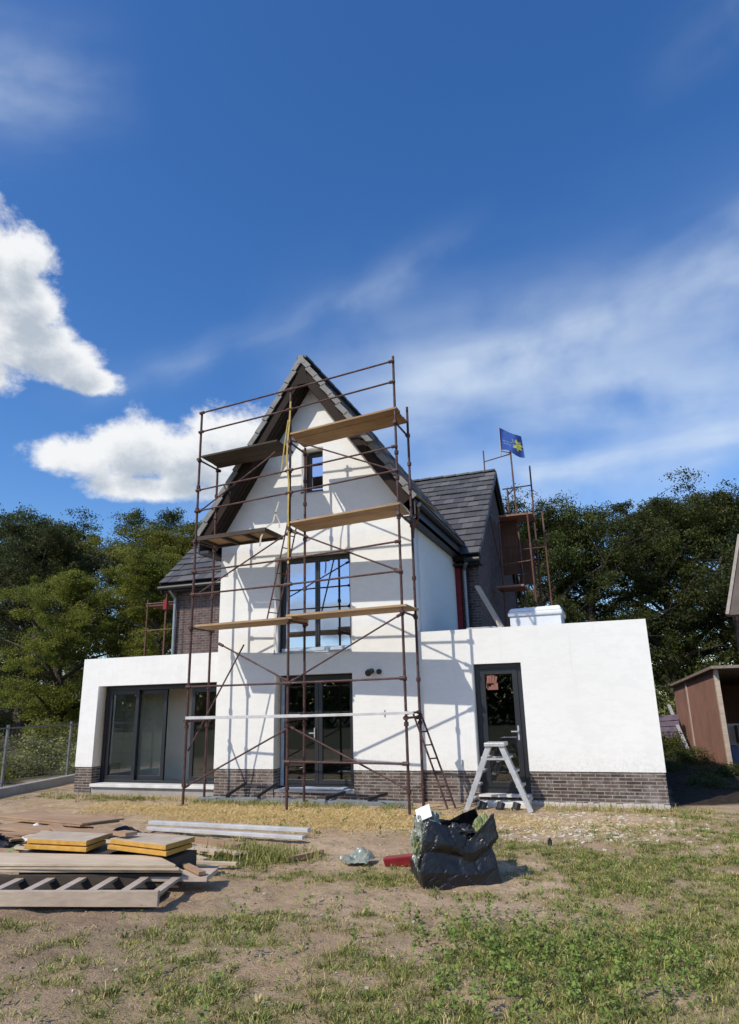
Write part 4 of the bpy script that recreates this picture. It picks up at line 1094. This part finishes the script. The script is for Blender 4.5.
for k, c in enumerate(((.10, .13, .2), (.2, .15, .12), (.32, .30, .26), (.12, .14, .11))):
    MB().obox(SP(.9, .35+.22*k, .25+.5*(k % 2)), dv*.15, nv_*.09, (0, 0, .22)).build('box', simple('rack_box', c, None, 6, .7), it)
mb = MB(); mb.bar((9.75, 10.4, .02), (9.50, 13.2, 1.45), .10, .05); tag(mb.build('leaning_board', simple('white_pipe', (.42, .42, .42), None, 6, .5)), 'long pale board leaning against the left side of the shed', 'board')
mb = MB()
for k in range(4): mb.obox((9.25, 12.2+.02*k, .55+.17*k), (.42, 0, .01*k), (0, .25, 0), (0, 0, .075))
tag(mb.build('stacked_sheets', M['purple']), 'faded purple sheets stacked between the right wing and shed', 'sheets')
nb = empty('neighbour_house', (14.5, 15, 0), 'neighbouring house with steep brown roof at the right edge', 'house')
A_ = Vector((11.58, 12.0, 4.19)); T_ = Vector((12.72, 14.2, 7.25)); E_ = Vector((3.0, -.5, 0))
nn = E_.cross(T_-A_).normalized()*.09
MB().hexa([A_, A_+E_, T_+E_, T_, A_+nn, A_+E_+nn, T_+E_+nn, T_+nn]).build('roof', M['neigh_tile'], nb)
MB().bar(A_+nn*1.3, T_+nn*1.3, .10, .06, nn).build('verge_strip', simple('grey_barge', (.34, .30, .25), None, 4, .7), nb)
MB().box(12.9, 17, 12.9, 20, -.1, 5.2).build('wall', M['brick'], nb)
# ------------------------------------------------------------------ fence, kerb, path (left)
def kp(t, o, z): return (-5.06-.219*(t+.56)+o, t, z)
kb = MB(); kb.hexa([kp(-3, .08, -.1), kp(-3, .28, -.1), kp(6, .28, -.1), kp(6, .08, -.1), kp(-3, .08, .17), kp(-3, .28, .17), kp(6, .28, .17), kp(6, .08, .17)])
tag(kb.build('kerb_wall', M['concrete'], bevel=.01), 'low grey concrete kerb wall under the wire fence', 'wall')
fe = empty('wire_fence', (-5.5, 1.5, .15), 'grey wire mesh fence along the plot boundary on the left', 'fence')
def fp(t): return Vector((-5.06-.219*(t+.56), t, 0))
ts = [-3.0, -.55, 1.95, 4.45, 6.9]
for t in ts:
    q = fp(t); MB().box(q.x-.025, q.x+.025, q.y-.025, q.y+.025, .15, 1.47).build('post', M['mesh'], fe)
for a, b in zip(ts[:-1], ts[1:]):
    mb = MB(); p0, p1 = fp(a), fp(b); n = 16
    for k in range(1, n):
        q = p0.lerp(p1, k/n); mb.tube((q.x, q.y, .22), (q.x, q.y, 1.42), .003, 4, cap=False)
    for z in (.24, .62, 1.0, 1.40): mb.tube((p0.x, p0.y, z), (p1.x, p1.y, z), .008 if z < 1.3 else .018, 5)
    mb.build('mesh_panel', M['mesh'], fe)
me = bpy.data.meshes.new('path'); me.from_pydata([(-30, 3.5, .004), (-7, 5.5, .004), (-7, 7.0, .004), (-30, 5.6, .004)], [], [(0, 1, 2, 3)])
tag(link('path', me, simple('sandy_path', (.42, .38, .31), (.33, .3, .24), 3, .9), None, (0, 0, 0)), kind='structure')

# ------------------------------------------------------------------ trees
def make_tree(seed, H, Rc, base, nlimb, leaves, leaf, flat=1.0):
    rg = np.random.default_rng(seed); rd = random.Random(seed)
    tr = MB(); clumps = []
    r0 = .035*H
    pts = [Vector((0, 0, -.1))]
    for k in range(1, 7): pts.append(Vector((rd.gauss(0, .05)*k, rd.gauss(0, .05)*k, H*.82*k/6)))
    def rad(t): return r0*(1-t)**.8+.02
    for k in range(6): tr.tube(pts[k], pts[k+1], rad(k/6), 9, rad((k+1)/6), cap=False)
    def along(t):
        f = t*6; i = min(5, int(f)); return pts[i].lerp(pts[i+1], f-i)
    for k in range(nlimb):
        t = base/H*1.05+(1-base/H*1.05)*((k+.5)/nlimb)**.9
        p = along(min(.99, t/.95)); az = k*2.4+rd.uniform(-.5, .5)
        # crown profile
        u = max(0, min(1, (t*H-base)/(H-base)))
        reach = Rc*(math.sin(math.pi*(u*.80+.16))**.7)*rd.uniform(.62, 1.12)
        up = rd.uniform(.15, .55)+.5*u
        e = p+Vector((math.cos(az)*reach, math.sin(az)*reach, reach*up*flat))
        m = p.lerp(e, .5)+Vector((0, 0, reach*.10))
        r1 = rad(t)*.45+.015
        tr.tube(p, m, r1, 6, r1*.6, cap=False); tr.tube(m, e, r1*.6, 6, .012, cap=False)
        for q in range(rd.randint(5, 8)):
            f = rd.uniform(.35, 1.05); b = p.lerp(e, f) if f < 1 else e
            o = Vector((rd.gauss(0, 1), rd.gauss(0, 1), rd.gauss(0, .7)))*reach*.24
            c = b+o; tr.tube(p.lerp(e, min(f, .95)), c, .018, 4, .006, cap=False)
            clumps.append((c, rd.uniform(.4, 1.0)*Rc*.19+.12, rd.random()**1.3))
    for k in range(5):
        c = pts[-1]+Vector((rd.gauss(0, Rc*.18), rd.gauss(0, Rc*.18), rd.uniform(-.3, .22)*H*.25)); clumps.append((c, Rc*.16, rd.random()))
    per = max(20, leaves//len(clumps)); C = []; S = []; T = []
    for c, r, tt in clumps:
        # each clump is itself several small sprays
        ns = 7
        for s in range(ns):
            d = rg.normal(size=3); d /= np.linalg.norm(d); sc = np.array(c)+d*r*rg.uniform(.4, 1.0)*np.array([1.1, 1.1, .75])
            k = per//ns; sp_ = rg.normal(size=(k, 3))*r*np.array([.29, .29, .16])
            C.append(sc+sp_); S.append(rg.uniform(.6, 1.3, k)*leaf); T.append(np.clip(.2+.55*tt*rg.uniform(.6, 1.2)+rg.normal(0, .12, k), 0, 1))
    me = leaf_cloud(np.concatenate(C), np.concatenate(S), np.concatenate(T), .35, 'crown')
    return tr, me
protos = []
for i, (H, Rc, base, nl, lv, lf) in enumerate(((12.5, 4.4, 1.0, 25, 95000, .115), (11.5, 4.0, .6, 24, 92000, .11), (13.5, 4.6, 1.4, 27, 98000, .12))):
    tr, cm = make_tree(100+i, H, Rc, base, nl, lv, lf)
    tm = tr.mesh('trunk', (0, 0, 0)); tm.materials.append(M['bark'])
    protos.append((tm, cm))
def tree(k, x, y, s, rz, label, group, leafm, sz=1.0):
    e = empty('tree', (x, y, -.02), label, 'tree', group)
    e.rotation_euler.z = rz; e.scale = (s, s, s*sz)
    tm, cm = protos[k]
    t = bpy.data.objects.new('trunk', tm); COL.objects.link(t); t.parent = e
    c = bpy.data.objects.new('crown', cm); COL.objects.link(c); c.parent = e
    if not cm.materials: cm.materials.append(leafm)
    c.material_slots[0].link = 'OBJECT'; c.material_slots[0].material = leafm
    return e
RG = 'dark trees behind the right wing'; LG = 'trees beyond the wire fence'
tr_list = [
 (0, 4.4, 22.5, .97, .3, 'dark tree rising just behind the rear scaffold and flag', RG, 'leaf', 1.0),
 (1, 7.2, 22, 1.0, 1.2, 'dark leafy tree behind the white roof light', RG, 'leaf', 1.0),
 (2, 10.4, 22.5, .86, 2.4, 'tallest dark tree behind the right end of the flat wing', RG, 'leaf', 1.0),
 (0, 13.6, 23.5, .97, 4.0, 'dark tree with bare twigs on top behind the shed', RG, 'leaf', 1.0),
 (1, 16.8, 25, 1.1, 5.1, 'dark tree partly hidden by the neighbouring steep roof', RG, 'leaf', 1.0),
 (1, 2.0, 27, 1.0, 2.2, 'tree top peeping over the main roof ridge', RG, 'leaf', 1.0),
 (2, 12.2, 31, 1.0, .8, 'farther dark tree filling the gap behind the shed trees', RG, 'leaf', 1.0),
 (1, -13.2, 9.2, .68, .5, 'bright green bushy tree beyond the fence at the left edge', LG, 'leaf2', 1.0),
 (1, -10.0, 11.2, .76, 2.0, 'bright green bushy tree beside the flat left wing', LG, 'leaf2', 1.0),
 (0, -11.8, 15.5, .91, 1.9, 'tall green tree standing just left of the scaffold, behind the bushy ones', LG, 'leaf2', 1.0),
 (2, -20.5, 14.5, .87, 3.3, 'dark tall tree at the left edge beyond the fence', LG, 'leaf', 1.0),
 (1, -25.5, 19.5, 1.22, 4.4, 'dark broad tree farther back at the left edge', LG, 'leaf', 1.0),
 (2, -17.2, 20, .98, 5.2, 'dark tree between the tall green tree and the edge trees', LG, 'leaf', 1.0),
 (0, -32, 24, 1.3, .2, 'farthest dark tree at the left, over the fence post', LG, 'leaf', 1.0),
 (1, -8.0, 19, .85, 2.1, 'dark tree behind the left roof slope', LG, 'leaf', 1.0),
 (1, -22, 27, 1.2, 3.1, 'far dark tree closing the gap between the left trees', LG, 'leaf', 1.0),
 (0, -15, 27, 1.1, 5.9, 'far dark tree behind the tall green tree', LG, 'leaf', 1.0),
]
for k, x, y, s, rz, lb, g, lm, sz in tr_list: tree(k, x, y, s, rz, lb, g, M[lm], sz)
# shrubs
sm = []
for i in range(2):
    rg = np.random.default_rng(50+i); C = []; T = []
    for q in range(26):
        c = np.array([rg.normal(0, .42), rg.normal(0, .42), abs(rg.normal(.42, .25))]); k = 170
        C.append(c+rg.normal(size=(k, 3))*.14); T.append(np.clip(rg.uniform(.2, .8)+rg.normal(0, .15, k), 0, 1))
    C = np.concatenate(C); sm.append(leaf_cloud(C, rg.uniform(.05, .1, len(C)), np.concatenate(T), .3, 'shrub'))
def shrub(k, x, y, s, sz, label, group, m):
    o = bpy.data.objects.new('shrub', sm[k]); COL.objects.link(o); o.location = (x, y, -.03); o.scale = (s, s, s*sz); o.rotation_euler.z = x*3.1
    if not sm[k].materials: sm[k].materials.append(m)
    o.material_slots[0].link = 'OBJECT'; o.material_slots[0].material = m
    tag(o, label, 'shrub', group)
SG = 'shrubs beyond the wire fence'
for k, x, y, s, sz, lb, m in ((0, -7.3, 4.4, 1.0, .8, 'olive shrub behind the fence nearest the left wing', 'shrub'), (1, -8.6, 3.0, 1.1, .55, 'low green shrub behind the middle of the fence', 'shrub'), (0, -9.6, 5.0, 1.3, .75, 'round yellow-green shrub beyond the fence and path', 'shrub'), (1, -11.2, 7.4, 1.5, .9, 'dark shrub under the bright green tree', 'leaf2'), (0, -7.6, 1.0, 1.0, .55, 'low shrub close behind the fence at the left edge', 'leaf2'), (1, -13.0, 5.5, 1.5, .8, 'pale shrub far along the path at the left edge', 'shrub'), (1, -6.9, 7.4, 1.3, 1.1, 'dark green shrub right behind the left wing corner', 'leaf2')):
    shrub(k, x, y, s, sz, lb, SG, M[m])
for k, x, y, s, sz, lb, m in ((0, 9.55, 14.8, 1.1, 1.3, 'green shrub at the back corner of the shed', 'shrub'), (1, 8.6, 18.5, 2.2, 1.0, 'dark undergrowth shrub behind the flat wing end', 'leaf'), (0, 6.0, 19.5, 2.2, 1.2, 'dark undergrowth shrub behind the roof light', 'leaf'), (1, 11.6, 19, 2.4, 1.2, 'dark undergrowth shrub behind the shed roof', 'leaf'), (1, 9.5, 8.6, .75, .5, 'low dark weeds at the foot of the shed', 'leaf'), (0, 9.2, 10.6, .8, .8, 'dark shrub between the shed and the flat wing', 'leaf'), (1, 8.95, 6.5, .6, .4, 'low dark weeds behind the flat wing corner', 'leaf'), (0, 9.55, 3.4, .55, .35, 'low dark weeds added to deepen the shade beside the flat wing', 'leaf'), (1, 9.9, 5.4, .7, .35, 'low dark weeds added to darken the ground before the shed opening', 'leaf')):
    shrub(k, x, y, s, sz, lb, 'shrubs behind the right wing', M[m])  # two low weeds by wing and shed opening are added to darken ground
# far-off wood on the other side of the plot: seen mirrored in the windows
C = []; T = []
for _ in range(420):
    x = random.uniform(-48, 14); y = -42+random.gauss(0, 1.2)+.18*(x+15) * (-1 if x < -15 else .2)
    z = random.uniform(.1, 1)*(4.6+1.0*fbm(x, 0, .18, 61)); k = 90
    C.append(np.array([x, y, z])+rng.normal(size=(k, 3))*np.array([.75, .6, .55])); T.append(np.clip(random.uniform(.1, .8)+rng.normal(0, .12, k), 0, 1))
C = np.concatenate(C)
tag(link('woods', leaf_cloud(C, rng.uniform(.3, .6, len(C)), np.concatenate(T), .3, 'woods'), M['leaf'], None, (0, 0, 0)), 'dark wood across the plot, mirrored in the window panes', 'woods', kind='stuff')
mb = MB()
# ------------------------------------------------------------------ world
w = bpy.data.worlds.new('World'); SC.world = w; w.use_nodes = True
nt = w.node_tree; N = nt.nodes; LK = nt.links
bg = N['Background']; out = N['World Output']
sky = N.new('ShaderNodeTexSky'); sky.sky_type = 'NISHITA'; sky.sun_disc = False
SUN = Vector((-.56, -1.0, 1.08)).normalized()
sky.sun_elevation = math.asin(SUN.z); sky.sun_rotation = math.atan2(SUN.x, SUN.y) % (2*math.pi)
sky.air_density = 1.0; sky.dust_density = .7; sky.ozone_density = 3.0; sky.altitude = 0
hs = N.new('ShaderNodeHueSaturation'); hs.inputs['Hue'].default_value = .508; hs.inputs['Saturation'].default_value = 1.29; hs.inputs['Value'].default_value = 1.06
LK.new(sky.outputs[0], hs.inputs['Color']); LK.new(hs.outputs[0], bg.inputs[0]); bg.inputs[1].default_value = .15
class X:
    def __init__(s, o): s.o = o
    def _m(op):
        def f(a, b=None):
            n = N.new('ShaderNodeMath'); n.operation = op
            for sk_, v in zip(n.inputs, (a, b)):
                if v is None: continue
                if isinstance(v, X): LK.new(v.o, sk_)
                else: sk_.default_value = v
            return X(n.outputs[0])
        return f
    __add__ = _m('ADD'); __sub__ = _m('SUBTRACT'); __mul__ = _m('MULTIPLY'); __truediv__ = _m('DIVIDE'); __pow__ = _m('POWER')
    maxi = _m('MAXIMUM'); mini = _m('MINIMUM'); exp = _m('EXPONENT'); sqrt = _m('SQRT'); atan2 = _m('ARCTAN2'); asin = _m('ARCSINE')
    def rsub(s, k): return (s*-1.0)+k
    def step(s, a, b):
        n = N.new('ShaderNodeMapRange'); n.interpolation_type = 'SMOOTHSTEP'; n.inputs[1].default_value = a; n.inputs[2].default_value = b
        LK.new(s.o, n.inputs[0]); return X(n.outputs[0])
tc = N.new('ShaderNodeTexCoord'); sx = N.new('ShaderNodeSeparateXYZ'); LK.new(tc.outputs['Generated'], sx.inputs[0])
dx, dy, dz = (X(q) for q in sx.outputs)
az = dx.atan2(dy); el = dz.asin()
def vec(a, b, c=0.0):
    n = N.new('ShaderNodeCombineXYZ')
    for sk_, v in zip(n.inputs, (a, b, c)):
        if isinstance(v, X): LK.new(v.o, sk_)
        else: sk_.default_value = v
    return n.outputs[0]
def wn(v, scale, detail=8, rough=.6, dist=0.0):
    n = N.new('ShaderNodeTexNoise'); n.inputs['Scale'].default_value = scale; n.inputs['Detail'].default_value = detail
    n.inputs['Roughness'].default_value = rough; n.inputs['Distortion'].default_value = dist; LK.new(v, n.inputs['Vector']); return X(n.outputs['Fac'])
blobs = ((-.96, .555, .12, .10), (-.885, .585, .06, .045), (-.875, .53, .07, .05), (-.86, .475, .09, .045), (-.80, .465, .06, .035), (-.765, .447, .04, .022), (-.92, .43, .07, .03), (-.775, .338, .075, .034), (-.70, .355, .08, .05), (-.62, .345, .12, .055), (-.53, .385, .11, .055), (-.66, .305, .13, .024), (-2.72, .12, .09, .035), (-2.64, .20, .07, .03))
def cumulus(a, e):
    m = None
    for (ca, ce, ra, re) in blobs:
        q = ((a-ca)/ra)*((a-ca)/ra)+((e-ce)/re)*((e-ce)/re)
        b = q.sqrt().rsub(1.0)
        m = b if m is None else m.maxi(b)
    bill = wn(vec(a*1.0, e*1.2, 5.0), 26.0, 5, .55, .1)
    v = vec(a*1.0, e*1.35, 0.3)
    return m*1.1+(wn(v, 9.0, 14, .67, .15)-.5)*1.9+(bill-.5)*.6
dn = cumulus(az, el); alpha = dn.step(-.08, .46)
# light side of the cloud: density falls towards the top, so compare with a point above
d_up = cumulus(az-.012, el+.030)
shade = (d_up*.8+(dn*.25)+(wn(vec(az, el*1.4, 2.0), 16, 6, .6)-.5)*.9).step(.15, 1.05)
def streak(a0, e0, a1, e1, wd, amp, sc, seed):
    L_ = math.hypot(a1-a0, e1-e0); ux, uy = (a1-a0)/L_, (e1-e0)/L_
    u = (az-a0)*ux+(el-e0)*uy; v = (az-a0)*(-uy)+(el-e0)*ux
    n = wn(vec(u*1.5, v*9.0, seed), sc, 5, .5, .25)*.35+wn(vec(u*1.2, v*3.0, seed+9), sc, 4, .45, .3)*.65; n2 = wn(vec(u*1.2, v*1.6, seed+4), 5, 4, .5)
    vv = v+(n2-.5)*.08
    g = ((vv/wd)*(vv/wd)*-1.0).exp()
    f = u.step(-.12, .14)*u.rsub(L_).step(-.12, .14)
    return g*f*n.step(.20, .78)*n2.step(.2, .62)*amp
ci = streak(-.32, .475, .42, .575, .055, .68, 2.4, 1.0)+streak(-.76, .44, -.20, .655, .022, .30, 3.5, 2.0)+streak(-.25, .325, .30, .335, .022, .75, 4.0, 3.0)
ci = ci+streak(-1.15, .72, -.82, .80, .055, .5, 3.0, 5.0)+streak(-.40, .42, .50, .42, .08, .75, 2.2, 7.0)+streak(.22, .80, .45, .84, .03, .2, 3.0, 9.0)+streak(-.45, .50, .50, .54, .10, .30, 1.5, 12.0)+streak(-.6, .30, .7, .30, .07, .5, 1.2, 15.0)
ci = ci.mini(.72)
bc = N.new('ShaderNodeBackground'); bc.inputs[1].default_value = 1.0
mx = N.new('ShaderNodeMix'); mx.data_type = 'RGBA'; LK.new(shade.o, mx.inputs[0]); mx.inputs[6].default_value = (.84, .855, .875, 1); mx.inputs[7].default_value = (.43, .49, .57, 1)
LK.new(mx.outputs[2], bc.inputs[0])
bci = N.new('ShaderNodeBackground'); bci.inputs[0].default_value = (.66, .76, .88, 1); bci.inputs[1].default_value = 1.0
ms1 = N.new('ShaderNodeMixShader'); LK.new(ci.o, ms1.inputs[0]); LK.new(bg.outputs[0], ms1.inputs[1]); LK.new(bci.outputs[0], ms1.inputs[2])
ms2 = N.new('ShaderNodeMixShader'); LK.new(alpha.o, ms2.inputs[0]); LK.new(ms1.outputs[0], ms2.inputs[1]); LK.new(bc.outputs[0], ms2.inputs[2])
LK.new(ms2.outputs[0], out.inputs[0])

sun = bpy.data.lights.new('sun', 'SUN'); sun.energy = 3.55; sun.angle = R(.5); sun.color = (1, .93, .82)
so = bpy.data.objects.new('sun', sun); COL.objects.link(so); so.rotation_euler = (-SUN).to_track_quat('-Z', 'Y').to_euler(); so.location = (-10, -20, 25)

# ------------------------------------------------------------------ camera
cam = bpy.data.cameras.new('camera'); cam.sensor_fit = 'VERTICAL'; cam.sensor_height = 36; cam.sensor_width = 26
cam.lens = FPX*36/1024; cam.clip_end = 3000; cam.clip_start = .05
co = bpy.data.objects.new('camera', cam); COL.objects.link(co)
co.matrix_world = Matrix(((RT.x, UP.x, -FW.x, CAM.x), (RT.y, UP.y, -FW.y, CAM.y), (RT.z, UP.z, -FW.z, CAM.z), (0, 0, 0, 1)))
SC.camera = co
SC.view_settings.view_transform = 'Standard'; SC.view_settings.look = 'None'; SC.view_settings.exposure = .11; SC.view_settings.gamma = 1
SC.view_settings.use_curve_mapping = False
SC.cycles.max_bounces = 6; SC.cycles.transparent_max_bounces = 8; SC.cycles.use_denoising = True
